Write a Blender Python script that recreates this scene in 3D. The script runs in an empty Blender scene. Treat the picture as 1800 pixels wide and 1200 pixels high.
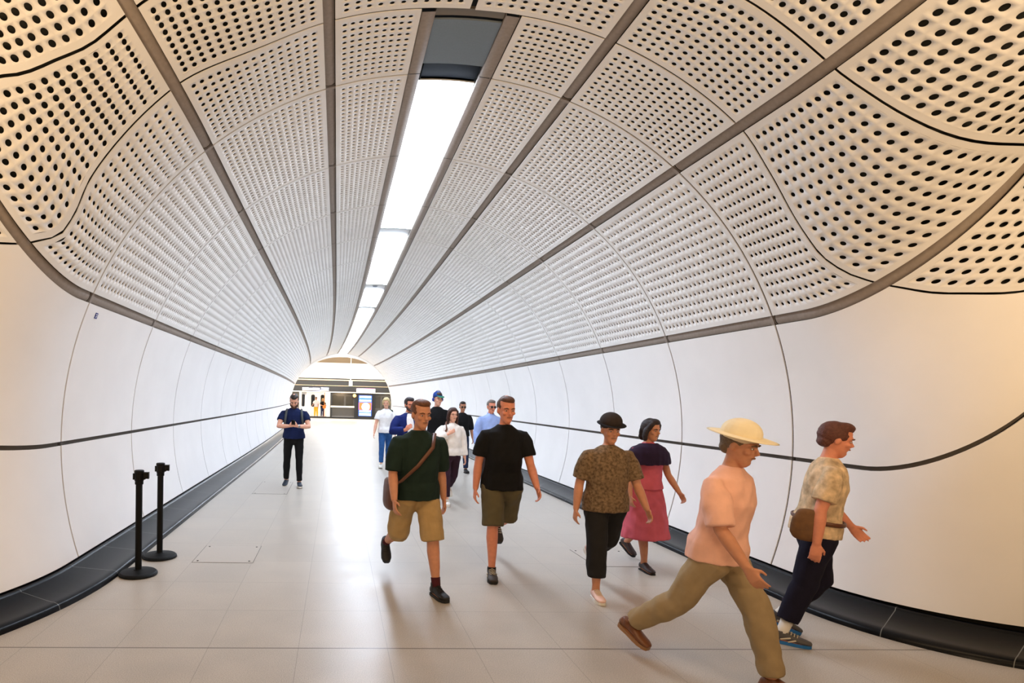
import bpy, math, random
import numpy as np
from mathutils import Vector, Matrix
random.seed(4)
SC = bpy.context.scene
COL = SC.collection
# ------------------------------------------------------------------ camera
F, PX, PY = 1011.62, 643.2, 737.8
YAW, PIT, ROLL = 0.0510, -0.0379, 0.0250
CAMH = 1.8
cam = bpy.data.cameras.new('camera')
cam.sensor_fit = 'HORIZONTAL'; cam.sensor_width = 36.0
cam.lens = F / 1800 * 36.0
cam.shift_x = (900 - PX) / 1800; cam.shift_y = (PY - 600) / 1800
cam.clip_start = 0.05; cam.clip_end = 200
co = bpy.data.objects.new('camera', cam); COL.objects.link(co)
_r = Vector((math.cos(YAW), -math.sin(YAW), 0)); _f = Vector((math.sin(YAW), math.cos(YAW), 0)); _u = Vector((0, 0, 1))
_f2 = _f * math.cos(PIT) + _u * math.sin(PIT); _u2 = -_f * math.sin(PIT) + _u * math.cos(PIT)
_ri = _r * math.cos(ROLL) + _u2 * math.sin(ROLL); _ui = _u2 * math.cos(ROLL) - _r * math.sin(ROLL)
co.matrix_world = Matrix(((_ri.x, _ui.x, -_f2.x, 0), (_ri.y, _ui.y, -_f2.y, 0), (_ri.z, _ui.z, -_f2.z, CAMH), (0, 0, 0, 1)))
SC.camera = co
# ------------------------------------------------------------------ world, exposure, large lights
SC.view_settings.view_transform = 'Standard'; SC.view_settings.look = 'None'
SC.view_settings.gamma = 1.0; SC.view_settings.exposure = 0.0
SC.view_settings.use_curve_mapping = False
try:
    SC.cycles.use_denoising = True
    SC.cycles.max_bounces = 8; SC.cycles.diffuse_bounces = 5
    SC.cycles.sample_clamp_indirect = 6.0
except Exception: pass
w = bpy.data.worlds.new('world'); SC.world = w; w.use_nodes = True
w.node_tree.nodes['Background'].inputs[0].default_value = (1.0, 0.86, 0.7, 1)
w.node_tree.nodes['Background'].inputs[1].default_value = 0.08
STRIP = 27.0        # strength of the tunnel's own strip lights
def area(name, loc, rot, sx, sy, power, col):
    l = bpy.data.lights.new(name, 'AREA'); l.shape = 'RECTANGLE'; l.size = sx; l.size_y = sy; l.energy = power; l.color = col
    o = bpy.data.objects.new(name, l); o.location = loc; o.rotation_euler = rot; COL.objects.link(o); return o
WARM = (1.0, 0.70, 0.41)
area('concourse_lamp', (0.2, 0.4, 6.6), (math.radians(8), 0, 0), 9, 0.7, 165, WARM)
# totem uplights standing in the concourse behind the camera
for px_, py_ in ((-3.6, -0.6), (4.6, -0.9), (0.6, -2.6)):
    area('totem_uplight', (px_, py_, 2.7), (math.radians(180 - 38), 0, 0), 1.6, 0.5, 195, WARM)
area('platform_lamp', (-1.0, 46.2, 4.75), (0, 0, 0), 14, 0.8, 1500, (1.0, 0.93, 0.84))
area('platform_lamp', (-1.0, 44.2, 4.3), (math.radians(75), 0, 0), 12, 0.3, 500, (1.0, 0.93, 0.86))

# ------------------------------------------------------------------ tagging / mesh helpers
def tag(o, label=None, cat=None, group=None, kind=None):
    if label: o['label'] = label
    if cat: o['category'] = cat
    if group: o['group'] = group
    if kind: o['kind'] = kind
    return o
def link(name, me, mat=None, parent=None):
    o = bpy.data.objects.new(name, me); COL.objects.link(o)
    if mat is not None and me is not None: me.materials.append(mat)
    if parent is not None: o.parent = parent
    return o
def empty(name, loc=(0, 0, 0), rz=0.0):
    o = bpy.data.objects.new(name, None); o.empty_display_size = 0.1
    o.location = loc; o.rotation_euler = (0, 0, rz); COL.objects.link(o); return o
def npmesh(name, V, Q=None, T=None, smooth=False, uv=None):
    """V (n,3); Q (m,4) quads; T (k,3) tris"""
    me = bpy.data.meshes.new(name)
    V = np.asarray(V, np.float32)
    Q = np.zeros((0, 4), np.int32) if Q is None else np.asarray(Q, np.int32)
    T = np.zeros((0, 3), np.int32) if T is None else np.asarray(T, np.int32)
    me.vertices.add(len(V)); me.vertices.foreach_set('co', V.ravel())
    nl = Q.size + T.size
    me.loops.add(nl); me.loops.foreach_set('vertex_index', np.concatenate([Q.ravel(), T.ravel()]).astype(np.int32))
    me.polygons.add(len(Q) + len(T))
    st = np.concatenate([np.arange(len(Q)) * 4, Q.size + np.arange(len(T)) * 3]).astype(np.int32)
    me.polygons.foreach_set('loop_start', st)
    if smooth: me.polygons.foreach_set('use_smooth', np.ones(len(Q) + len(T), bool))
    if uv is not None:
        l = me.uv_layers.new(name='UVMap')
        idx = np.concatenate([Q.ravel(), T.ravel()]).astype(int)
        l.data.foreach_set('uv', np.asarray(uv, np.float32)[idx].ravel())
    me.update(calc_edges=True); me.validate()
    return me
class MB:
    """collects simple shapes into ONE mesh"""
    def __init__(s): s.v = []; s.f = []
    def add(s, vs, fs):
        n = len(s.v); s.v += [tuple(x) for x in vs]; s.f += [tuple(i + n for i in f) for f in fs]; return s
    def box(s, c, d, m=None):
        x, y, z = d[0] / 2, d[1] / 2, d[2] / 2
        vs = [Vector((a * x, b * y, e * z)) for a in (-1, 1) for b in (-1, 1) for e in (-1, 1)]
        if m is not None: vs = [m @ v for v in vs]
        vs = [v + Vector(c) for v in vs]
        return s.add(vs, [(0, 1, 3, 2), (4, 6, 7, 5), (0, 4, 5, 1), (2, 3, 7, 6), (0, 2, 6, 4), (1, 5, 7, 3)])
    def lathe(s, prof, c=(0, 0, 0), n=32):
        vs = []; fs = []
        for r, z in prof:
            for k in range(n):
                a = 2 * math.pi * k / n; vs.append((c[0] + r * math.cos(a), c[1] + r * math.sin(a), c[2] + z))
        for i in range(len(prof) - 1):
            for k in range(n):
                k2 = (k + 1) % n; fs.append((i * n + k, i * n + k2, (i + 1) * n + k2, (i + 1) * n + k))
        fs.append(tuple(range(n))[::-1]); fs.append(tuple((len(prof) - 1) * n + k for k in range(n)))
        return s.add(vs, fs)
    def loft(s, pts, rad, hint=(1, 0, 0), n=14, cap=True):
        """tube along pts with elliptical radii rad=[(rx,ry)] ; rx along hint"""
        P = [Vector(p) for p in pts]; h = Vector(hint); R = []
        for r in rad: R.append(r if isinstance(r, (tuple, list)) else (r, r))
        N = len(P); vs = []; fs = []
        T = []
        for i in range(N):
            t = (P[min(i + 1, N - 1)] - P[max(i - 1, 0)])
            T.append(t.normalized() if t.length > 1e-9 else Vector((0, 0, 1)))
        rings = []
        def ring(c, t, rx, ry):
            x = h - t * h.dot(t)
            if x.length < 1e-3: x = Vector((0, 1, 0)) - t * t.y
            x.normalize(); y = t.cross(x)
            rings.append([c + x * (rx * math.cos(2 * math.pi * k / n)) + y * (ry * math.sin(2 * math.pi * k / n)) for k in range(n)])
        if cap:
            m = min(R[0]); ring(P[0] - T[0] * m * .55, T[0], R[0][0] * .45, R[0][1] * .45); ring(P[0] - T[0] * m * .32, T[0], R[0][0] * .8, R[0][1] * .8)
        for i in range(N): ring(P[i], T[i], *R[i])
        if cap:
            m = min(R[-1]); ring(P[-1] + T[-1] * m * .32, T[-1], R[-1][0] * .8, R[-1][1] * .8); ring(P[-1] + T[-1] * m * .55, T[-1], R[-1][0] * .45, R[-1][1] * .45)
        for r in rings: vs += r
        for i in range(len(rings) - 1):
            for k in range(n):
                k2 = (k + 1) % n; fs.append((i * n + k, i * n + k2, (i + 1) * n + k2, (i + 1) * n + k))
        fs.append(tuple(range(n))[::-1]); fs.append(tuple((len(rings) - 1) * n + k for k in range(n)))
        return s.add(vs, fs)
    def ell(s, c, r, m=None, n=14, k=9):
        vs = []; fs = []
        for i in range(k + 1):
            a = math.pi * (i + .02 if i == 0 else (i - .02 if i == k else i)) / k
            for j in range(n):
                b = 2 * math.pi * j / n
                v = Vector((r[0] * math.sin(a) * math.cos(b), r[1] * math.sin(a) * math.sin(b), -r[2] * math.cos(a)))
                if m is not None: v = m @ v
                vs.append(v + Vector(c))
        for i in range(k):
            for j in range(n):
                j2 = (j + 1) % n; fs.append((i * n + j, i * n + j2, (i + 1) * n + j2, (i + 1) * n + j))
        fs.append(tuple(range(n))[::-1]); fs.append(tuple(k * n + j for j in range(n)))
        return s.add(vs, fs)
    def mesh(s, name, smooth=False):
        me = bpy.data.meshes.new(name); me.from_pydata(s.v, [], s.f); me.update()
        if smooth: me.polygons.foreach_set('use_smooth', np.ones(len(me.polygons), bool))
        return me
    def build(s, name, mat, parent=None, smooth=False, bevel=0.0):
        o = link(name, s.mesh(name, smooth), mat, parent)
        if bevel:
            m = o.modifiers.new('bevel', 'BEVEL'); m.width = bevel; m.segments = 2; m.limit_method = 'ANGLE'
        return o

# ------------------------------------------------------------------ materials
def lin(c):
    c = [x / 255 for x in c]
    return tuple((x / 12.92 if x <= .04045 else ((x + .055) / 1.055) ** 2.4) for x in c) + (1,)
MATS = {}
def mat(name, rgb, rough=.6, metal=0.0, noise=0.0, nscale=20, bump=0.0, bscale=80, spec=.5, emit=None, estr=0, sub=0.0, coat=0.0, alpha=None, trans=0.0):
    if name in MATS: return MATS[name]
    m = bpy.data.materials.new(name); m.use_nodes = True; nt = m.node_tree; b = nt.nodes['Principled BSDF']
    c = lin(rgb)
    b.inputs['Base Color'].default_value = c; b.inputs['Roughness'].default_value = rough; b.inputs['Metallic'].default_value = metal
    b.inputs['Specular IOR Level'].default_value = spec
    if coat: b.inputs['Coat Weight'].default_value = coat
    if sub:
        b.inputs['Subsurface Weight'].default_value = sub; b.inputs['Subsurface Radius'].default_value = (.02, .008, .004); b.inputs['Subsurface Scale'].default_value = .5
    if trans: b.inputs['Transmission Weight'].default_value = trans
    if alpha is not None: b.inputs['Alpha'].default_value = alpha
    if emit: b.inputs['Emission Color'].default_value = lin(emit); b.inputs['Emission Strength'].default_value = estr
    tc = nt.nodes.new('ShaderNodeTexCoord')
    if noise:
        n = nt.nodes.new('ShaderNodeTexNoise'); n.inputs['Scale'].default_value = nscale; n.inputs['Detail'].default_value = 5
        nt.links.new(tc.outputs['Object'], n.inputs['Vector'])
        r = nt.nodes.new('ShaderNodeMapRange'); r.inputs[1].default_value = .3; r.inputs[2].default_value = .7
        r.inputs[3].default_value = 1 - noise; r.inputs[4].default_value = 1 + noise
        nt.links.new(n.outputs['Fac'], r.inputs[0])
        mx = nt.nodes.new('ShaderNodeVectorMath'); mx.operation = 'SCALE'; mx.inputs[0].default_value = c[:3]
        nt.links.new(r.outputs[0], mx.inputs['Scale']); nt.links.new(mx.outputs[0], b.inputs['Base Color'])
    if bump:
        n2 = nt.nodes.new('ShaderNodeTexNoise'); n2.inputs['Scale'].default_value = bscale; n2.inputs['Detail'].default_value = 3
        nt.links.new(tc.outputs['Object'], n2.inputs['Vector'])
        bp = nt.nodes.new('ShaderNodeBump'); bp.inputs['Strength'].default_value = bump; bp.inputs['Distance'].default_value = .01
        nt.links.new(n2.outputs['Fac'], bp.inputs['Height']); nt.links.new(bp.outputs[0], b.inputs['Normal'])
    MATS[name] = m; return m
PANEL = mat('grc_panel', (230, 228, 225), .62, noise=.03, nscale=3, bump=.06, bscale=220, spec=.3)
WALLM = mat('wall_panel_smooth', (240, 238, 237), .5, noise=.025, nscale=1.6, bump=.03, bscale=120, spec=.35)
STRIPM = mat('channel_strip', (146, 134, 124), .55, noise=.08, nscale=30, spec=.3)
JOINTM = mat('wall_joint_strip', (92, 86, 80), .6, spec=.2)
SHELLM = mat('shell_backing', (40, 40, 36), .9)
GREY = mat('grey_cover_plate', (112, 124, 134), .5, noise=.04, nscale=60, metal=.2)
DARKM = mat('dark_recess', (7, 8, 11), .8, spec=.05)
METAL = mat('brushed_metal', (170, 168, 165), .35, metal=.9)
HOUSE = mat('lamp_housing_paint', (176, 176, 174), .5)
LAMP = mat('lamp_diffuser', (255, 255, 255), .4, emit=(222, 236, 255), estr=STRIP)
BLACK = mat('black_plastic', (6, 6, 7), .5, spec=.2)
BLACKM = mat('black_powder_metal', (6, 6, 7), .6, spec=.2, bump=.05, bscale=300)
RUBBER = mat('black_rubber', (10, 13, 16), .6, spec=.25)

def floor_material():
    m = bpy.data.materials.new('pale_terrazzo_floor'); m.use_nodes = True; nt = m.node_tree; N = nt.nodes; L = nt.links
    b = N['Principled BSDF']
    g = N.new('ShaderNodeNewGeometry'); sp = N.new('ShaderNodeSeparateXYZ'); L.new(g.outputs['Position'], sp.inputs[0])
    def math_(op, a, v2=None, v3=None):
        n = N.new('ShaderNodeMath'); n.operation = op
        for i, v in enumerate((a, v2, v3)):
            if v is None: continue
            if isinstance(v, (int, float)): n.inputs[i].default_value = v
            else: L.new(v, n.inputs[i])
        return n.outputs[0]
    def joint(coord, off, step, wid):
        t = math_('DIVIDE', math_('SUBTRACT', coord, off), step)
        fr = math_('SUBTRACT', t, math_('FLOOR', t))
        d = math_('MULTIPLY', math_('MINIMUM', fr, math_('SUBTRACT', 1.0, fr)), step)
        return math_('LESS_THAN', d, wid)
    jx = joint(sp.outputs['X'], -.235, .64, .0022); jy = joint(sp.outputs['Y'], 4.073, .727, .0026)
    big = math_('LESS_THAN', math_('ABSOLUTE', math_('SUBTRACT', sp.outputs['Y'], 4.073)), .008)
    j = math_('MAXIMUM', jx, jy)
    ns = N.new('ShaderNodeTexNoise'); ns.inputs['Scale'].default_value = 160; ns.inputs['Detail'].default_value = 6; ns.inputs['Roughness'].default_value = .8
    L.new(g.outputs['Position'], ns.inputs['Vector'])
    nb = N.new('ShaderNodeTexNoise'); nb.inputs['Scale'].default_value = 2.2; nb.inputs['Detail'].default_value = 4; L.new(g.outputs['Position'], nb.inputs['Vector'])
    cr = N.new('ShaderNodeValToRGB'); cr.color_ramp.elements[0].position = .36; cr.color_ramp.elements[1].position = .60
    cr.color_ramp.elements[0].color = lin((142, 134, 123)); cr.color_ramp.elements[1].color = lin((197, 189, 178))
    L.new(ns.outputs['Fac'], cr.inputs[0])
    mr = N.new('ShaderNodeMapRange'); mr.inputs[1].default_value = .35; mr.inputs[2].default_value = .65; mr.inputs[3].default_value = .93; mr.inputs[4].default_value = 1.04
    L.new(nb.outputs['Fac'], mr.inputs[0])
    # every slab a slightly different tone
    cx = math_('FLOOR', math_('DIVIDE', math_('SUBTRACT', sp.outputs['X'], -.235), .64)); cy = math_('FLOOR', math_('DIVIDE', math_('SUBTRACT', sp.outputs['Y'], 4.073), .727))
    cb = N.new('ShaderNodeCombineXYZ'); L.new(cx, cb.inputs[0]); L.new(cy, cb.inputs[1])
    wn = N.new('ShaderNodeTexWhiteNoise'); L.new(cb.outputs[0], wn.inputs['Vector'])
    tone = math_('MULTIPLY', mr.outputs[0], math_('MULTIPLY_ADD', wn.outputs['Value'], .05, .96))
    sc = N.new('ShaderNodeVectorMath'); sc.operation = 'SCALE'; L.new(cr.outputs[0], sc.inputs[0]); L.new(tone, sc.inputs['Scale'])
    mx = N.new('ShaderNodeMix'); mx.data_type = 'RGBA'; L.new(math_('MULTIPLY', j, .45), mx.inputs[0]); L.new(sc.outputs[0], mx.inputs[6]); mx.inputs[7].default_value = lin((96, 90, 84))
    mx2 = N.new('ShaderNodeMix'); mx2.data_type = 'RGBA'; L.new(math_('MULTIPLY', big, .8), mx2.inputs[0]); L.new(mx.outputs[2], mx2.inputs[6]); mx2.inputs[7].default_value = lin((92, 84, 76))
    L.new(mx2.outputs[2], b.inputs['Base Color'])
    b.inputs['Roughness'].default_value = .34; b.inputs['Specular IOR Level'].default_value = .45
    L.new(math_('MULTIPLY_ADD', nb.outputs['Fac'], .2, .26), b.inputs['Roughness'])
    return m
FLOORM = floor_material()
def kerb_material():
    m = bpy.data.materials.new('dark_granite_kerb'); m.use_nodes = True; nt = m.node_tree; N = nt.nodes; L = nt.links; b = N['Principled BSDF']
    uv = N.new('ShaderNodeUVMap'); uv.uv_map = 'UVMap'; sp = N.new('ShaderNodeSeparateXYZ'); L.new(uv.outputs[0], sp.inputs[0])
    fr = N.new('ShaderNodeMath'); fr.operation = 'FRACT'; L.new(sp.outputs['X'], fr.inputs[0])
    lt = N.new('ShaderNodeMath'); lt.operation = 'LESS_THAN'; lt.inputs[1].default_value = .008; L.new(fr.outputs[0], lt.inputs[0])
    g = N.new('ShaderNodeNewGeometry'); ns = N.new('ShaderNodeTexNoise'); ns.inputs['Scale'].default_value = 140; ns.inputs['Detail'].default_value = 5; L.new(g.outputs['Position'], ns.inputs['Vector'])
    cr = N.new('ShaderNodeValToRGB'); cr.color_ramp.elements[0].position = .35; cr.color_ramp.elements[1].position = .75
    cr.color_ramp.elements[0].color = lin((8, 9, 12)); cr.color_ramp.elements[1].color = lin((20, 23, 28)); L.new(ns.outputs['Fac'], cr.inputs[0])
    mx = N.new('ShaderNodeMix'); mx.data_type = 'RGBA'; L.new(lt.outputs[0], mx.inputs[0]); L.new(cr.outputs[0], mx.inputs[6]); mx.inputs[7].default_value = lin((110, 112, 110)); L.new(mx.outputs[2], b.inputs['Base Color'])
    b.inputs['Roughness'].default_value = .30; b.inputs['Specular IOR Level'].default_value = .16
    return m
KERB = kerb_material()

# ------------------------------------------------------------------ the tunnel surface
XC, ZC, RT, YA, SPC = 1.048, 1.28, 3.76, 5.816, 1.952
TH = np.array([0, 18.3, 38.85, 67.6, 90, 108.3, 125.])
FL = {1: dict(R=[3.5, 3.2, 3.05, 1.49, .98, 1.55, 1.5], Y=[4.3, 4.3, 4.456, 5.444, 5.017, 5.35, 5.3], a=[90, 74, 53.3, 62.3, 54, 2, 0]),
      -1: dict(R=[3.5, 3.2, 2.35, 1.56, 1.8, 2.6, 2.8], Y=[4.3, 4.6, 5.6, 5.616, 5.6, 5.6, 5.6], a=[90, 72, 54.9, 72.7, 15, 0, 0])}
def pchip(x, y, q):
    x = np.asarray(x, float); y = np.asarray(y, float); q = np.asarray(q, float)
    h = np.diff(x); dl = np.diff(y) / h; m = np.zeros_like(y)
    for i in range(1, len(x) - 1):
        if dl[i - 1] * dl[i] > 0:
            w1 = 2 * h[i] + h[i - 1]; w2 = h[i] + 2 * h[i - 1]; m[i] = (w1 + w2) / (w1 / dl[i - 1] + w2 / dl[i])
    i = np.clip(np.searchsorted(x, q) - 1, 0, len(x) - 2); s = np.clip((q - x[i]) / h[i], 0, 1)
    return y[i] * (1 + 2 * s) * (1 - s) ** 2 + h[i] * m[i] * s * (1 - s) ** 2 + y[i + 1] * s * s * (3 - 2 * s) + h[i] * m[i + 1] * s * s * (s - 1)
def bend(Y): return -.00086 * np.maximum(np.asarray(Y) - 14, 0) ** 2
def S(th, t, off=0.0):
    """th in degrees from the crown (right positive), t = metres towards the camera from the first full ring, off = depth behind the face"""
    th, t, off = np.broadcast_arrays(np.asarray(th, float), np.asarray(t, float), np.asarray(off, float))
    sg = np.where(th >= 0, 1., -1.); A = np.abs(th)
    def ev(k): return np.where(sg > 0, pchip(TH, FL[1][k], A), pchip(TH, FL[-1][k], A))
    R = ev('R'); Y0 = ev('Y'); a = np.radians(ev('a')); L0 = YA - Y0
    ph = np.clip((t - L0) / R, 0, np.pi / 2); ext = np.maximum(t - L0 - R * np.pi / 2, 0)
    y = YA - np.minimum(t, L0) - R * np.sin(ph); q = R * (1 - np.cos(ph)) + ext
    r0 = np.radians(A); nx, nz = np.sin(r0), np.cos(r0)
    x = RT * nx + q * np.cos(a) + off * nx * np.cos(ph); z = RT * nz + q * np.sin(a) + off * nz * np.cos(ph); y = y + off * np.sin(ph)
    return np.stack([XC + sg * x + bend(y), y, ZC + z], -1)
# seams between the flare panels, t as a function of the angle
S0R = ([0, 18, 27, 39, 46, 54, 59, 63, 67, 69.5, 72, 74.5, 78.75, 90, 110], [.95, .96, .95, .93, .84, .77, .79, .89, 1.09, 1.26, 1.44, 1.66, 2.06, 3.6, 6])
S0L = ([0, 19, 30, 39, 49, 55, 60, 63, 65, 67.3, 70, 75, 85, 110], [.96, 1.0, .97, .95, .91, .88, .81, .83, .95, 1.09, 1.3, 1.75, 2.8, 6])
S1R = ([0, 20, 28, 39, 45, 49, 56, 66, 80, 110], [1.76, 1.77, 1.83, 1.82, 1.86, 1.9, 2.0, 2.3, 3.4, 7])
S1L = ([0, 20, 35, 39, 44, 50, 54, 57, 67, 80, 110], [1.76, 1.74, 1.62, 1.58, 1.56, 1.64, 1.72, 1.82, 2.2, 3.4, 7])
def s0(th): th = np.asarray(th, float); return np.where(th >= 0, pchip(*S0R, np.abs(th)), pchip(*S0L, np.abs(th)))
def s1(th): th = np.asarray(th, float); return np.where(th >= 0, pchip(*S1R, np.abs(th)), pchip(*S1L, np.abs(th)))
def s2(th): return s1(th) + .95
def const(v): return lambda th: np.full_like(np.asarray(th, float), v)

class Acc:
    def __init__(s): s.V = []; s.Q = []; s.n = 0
    def add(s, V, Q): s.V.append(V.reshape(-1, 3)); s.Q.append(Q.reshape(-1, 4) + s.n); s.n += s.V[-1].shape[0]
    def mesh(s, name, smooth=False): return npmesh(name, np.concatenate(s.V), np.concatenate(s.Q), smooth=smooth)
GAP = .011
def panel_patch(acc, th0, th1, ta, tb, rows, cols, hr, NS=16, wall=True, mth=.045, mt=.045, depth=.010, stagger=False):
    """a perforated panel: cells with real round holes. rows across the angle, cols along t. ta far edge, tb near edge (functions of th)"""
    lo, hi = min(th0, th1), max(th0, th1)
    def P(u, v, off=0.0):
        th = lo + u * (hi - lo); a = ta(th) + GAP; b = tb(th) - GAP
        return S(th, a + v * (b - a), off)
    # margins in parameter space
    e = 1e-3; Lu = np.linalg.norm(P(.5 + e, .5) - P(.5 - e, .5)) / (2 * e); Lv = np.linalg.norm(P(.5, .5 + e) - P(.5, .5 - e)) / (2 * e)
    mu, mv = mth / Lu, mt / Lv
    ue = mu + (1 - 2 * mu) * np.arange(rows + 1) / rows; ve = mv + (1 - 2 * mv) * np.arange(cols + 1) / cols
    uc = (ue[:-1] + ue[1:]) / 2; vc = (ve[:-1] + ve[1:]) / 2
    U, W = np.meshgrid(uc, vc, indexing='ij'); du = (ue[1] - ue[0]) / 2; dv = (ve[1] - ve[0]) / 2
    U = U.ravel(); W = W.ravel()
    # local metric
    lu = np.linalg.norm(P(U + e, W) - P(U - e, W), axis=-1) / (2 * e); lv = np.linalg.norm(P(U, W + e) - P(U, W - e), axis=-1) / (2 * e)
    ang = np.arange(NS) * 2 * np.pi / NS
    ca, sa = np.cos(ang), np.sin(ang); m = np.maximum(abs(ca), abs(sa)); bx, by = ca / m, sa / m
    OU = U[:, None] + du * bx; OV = W[:, None] + dv * by
    hr_ = np.minimum(hr, np.minimum(lu * du, lv * dv) * .86)
    IU = U[:, None] + (hr_ / lu)[:, None] * ca; IV = W[:, None] + (hr_ / lv)[:, None] * sa
    A = P(OU, OV); B = P(IU, IV)
    k = np.arange(NS); k2 = (k + 1) % NS; n = len(U)
    if wall:
        C = P(IU, IV, .009); V = np.stack([A, B, C], 1)
        base = (np.arange(n) * 3 * NS)[:, None]
        q1 = np.stack([base + k, base + k2, base + NS + k2, base + NS + k], -1); q2 = np.stack([base + NS + k, base + NS + k2, base + 2 * NS + k2, base + 2 * NS + k], -1)
        acc.add(V, np.concatenate([q1.reshape(-1, 4), q2.reshape(-1, 4)]))
    else:
        V = np.stack([A, B], 1); base = (np.arange(n) * 2 * NS)[:, None]
        acc.add(V, np.stack([base + k, base + k2, base + NS + k2, base + NS + k], -1))
    # solid margins and edge skirts
    def strip(us, vs):
        Ug, Vg = np.meshgrid(us, vs, indexing='ij'); G = P(Ug, Vg); a, b = G.shape[:2]
        i = np.arange(a - 1)[:, None] * b + np.arange(b - 1); acc.add(G, np.stack([i, i + 1, i + b + 1, i + b], -1))
    strip(np.array([0, mu]), np.r_[0, ve, 1]); strip(np.array([1 - mu, 1]), np.r_[0, ve, 1])
    strip(ue, np.array([0, mv])); strip(ue, np.array([1 - mv, 1]))
    skirt(acc, P, np.r_[0, ue, 1], np.r_[0, ve, 1], depth)
def skirt(acc, P, us, vs, depth):
    for (u, v) in ((us, np.zeros_like(us)), (us, np.ones_like(us)), (np.zeros_like(vs), vs), (np.ones_like(vs), vs)):
        a = P(u, v); b = P(u, v, depth); G = np.stack([a, b], 0); n = len(u); i = np.arange(n - 1); acc.add(G, np.stack([i, i + 1, i + n + 1, i + n], -1))
def solid_patch(acc, th0, th1, ta, tb, nu, nv, depth=.012):
    lo, hi = min(th0, th1), max(th0, th1)
    def P(u, v, off=0.0):
        th = lo + u * (hi - lo); a = ta(th) + GAP; b = tb(th) - GAP
        return S(th, a + v * (b - a), off)
    us, vs = np.linspace(0, 1, nu + 1), np.linspace(0, 1, nv + 1)
    Ug, Vg = np.meshgrid(us, vs, indexing='ij'); G = P(Ug, Vg); b = nv + 1
    i = np.arange(nu)[:, None] * b + np.arange(nv); acc.add(G, np.stack([i, i + 1, i + b + 1, i + b], -1))
    skirt(acc, P, us, vs, depth)
DEG = math.degrees
A2, A1, AU, AM, AT = 18.3, 38.85, 67.6, 90.07, 107.5
HW = DEG(.052 / RT); HM = DEG(.020 / RT); LG = 4.55; LS = 6.3     # half channel widths, light gap, light strip edge
NR = 19
YEND = YA + SPC * NR
bands = [(LS + .15, A2 - HW, 9, 22, .0200), (A2 + HW, A1 - HW, 15, 22, .0200), (A1 + HW, AU - HW, 15, 22, .0185)]
ceiling = link('ceiling', None) if False else None
# ceiling backing shell carries the perforated panels
def tube(th0, th1, tt, off, nu):
    ths = np.linspace(th0, th1, nu + 1); Tg, tg = np.meshgrid(ths, tt, indexing='ij'); G = S(Tg, tg, off); b = len(tt)
    i = np.arange(nu)[:, None] * b + np.arange(b - 1); return G.reshape(-1, 3), np.stack([i, i + 1, i + b + 1, i + b], -1).reshape(-1, 4)
tfar = -SPC * NR
tt_all = np.r_[np.linspace(tfar, 0, 40), np.linspace(.1, 4.6, 46)]
V, Q = tube(-AU, AU, tt_all, .15, 60)
ceiling = tag(link('ceiling', npmesh('ceiling', V, Q, smooth=True), SHELLM), kind='structure')
stuff = Acc(); npan = 0
for k in range(NR):
    for sg in (-1, 1):
        for (a, b, rows, cols, hr) in bands:
            ta, tb = const(-SPC * (k + 1)), const(-SPC * k)
            far = k >= 4
            acc = stuff if k >= 11 else Acc()
            panel_patch(acc, sg * a, sg * b, ta, tb, rows, cols, hr, NS=16 if k < 2 else 8, wall=True)
            if k < 11: link('perforated_panel', acc.mesh('perforated_panel'), PANEL, ceiling); npan += 1
for sg in (-1, 1):
    # half ring next to the light slot, then the flare panels
    for (a, b, rows, cols, hr) in bands:
        acc = Acc(); panel_patch(acc, sg * a, sg * b, const(0), s0, rows, 11, hr * 1.05); link('perforated_panel', acc.mesh('p'), PANEL, ceiling)
    for (a, b, rows, cols, hr) in ((.35, A2 - HW, 11, 10, .022), (A2 + HW, A1 - HW, 14, 10, .0215), (A1 + HW, AU - HW, 14, 11, .0235)):
        acc = Acc(); panel_patch(acc, sg * a, sg * b, s0, s1, rows, cols, hr); link('perforated_panel', acc.mesh('p'), PANEL, ceiling)
        acc = Acc(); panel_patch(acc, sg * a, sg * b, s1, s2, rows, cols, hr * 1.05); link('perforated_panel', acc.mesh('p'), PANEL, ceiling)
        if True:
            acc = Acc(); panel_patch(acc, sg * a, sg * b, s2, lambda th: s2(th) + 1.0, rows, 10, hr * 1.05); link('perforated_panel', acc.mesh('p'), PANEL, ceiling)
    # beyond the long strip the perforated cladding carries on over the concourse
    acc = Acc(); panel_patch(acc, sg * (AU + HW), sg * 82, s0, lambda th: s0(th) + 1.15, 9, 10, .0235); link('perforated_panel', acc.mesh('p'), PANEL, ceiling)
    acc = Acc(); panel_patch(acc, sg * (AU + HW), sg * 82, lambda th: s0(th) + 1.15, lambda th: s0(th) + 2.2, 9, 10, .0235); link('perforated_panel', acc.mesh('p'), PANEL, ceiling)
tag(link('perforated_panel', stuff.mesh('far_panels'), PANEL, ceiling), kind='stuff')
# solid lower walls
for sg, nm in ((-1, 'wall_left'), (1, 'wall_right')):
    V, Q = tube(sg * AU, sg * 114, tt_all, .15, 24)
    wl = tag(link(nm, npmesh(nm, V, Q, smooth=True), SHELLM), kind='structure')
    for k in range(NR):
        for (a, b) in ((AU + HW, AM - HM), (AM + HM, AT)):
            acc = Acc(); solid_patch(acc, sg * a, sg * b, const(-SPC * (k + 1)), const(-SPC * k), 10, 4); link('wall_panel', acc.mesh('wall_panel'), WALLM, wl)
    acc = Acc(); solid_patch(acc, sg * (AU + HW), sg * (AM - HM), const(0), lambda th: np.minimum(s0(th), 3.4), 28, 40); link('wall_panel', acc.mesh('wall_panel'), WALLM, wl)
    acc = Acc(); solid_patch(acc, sg * (AM + HM), sg * AT, const(0), const(4.4), 12, 50); link('wall_panel', acc.mesh('wall_panel'), WALLM, wl)
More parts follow.
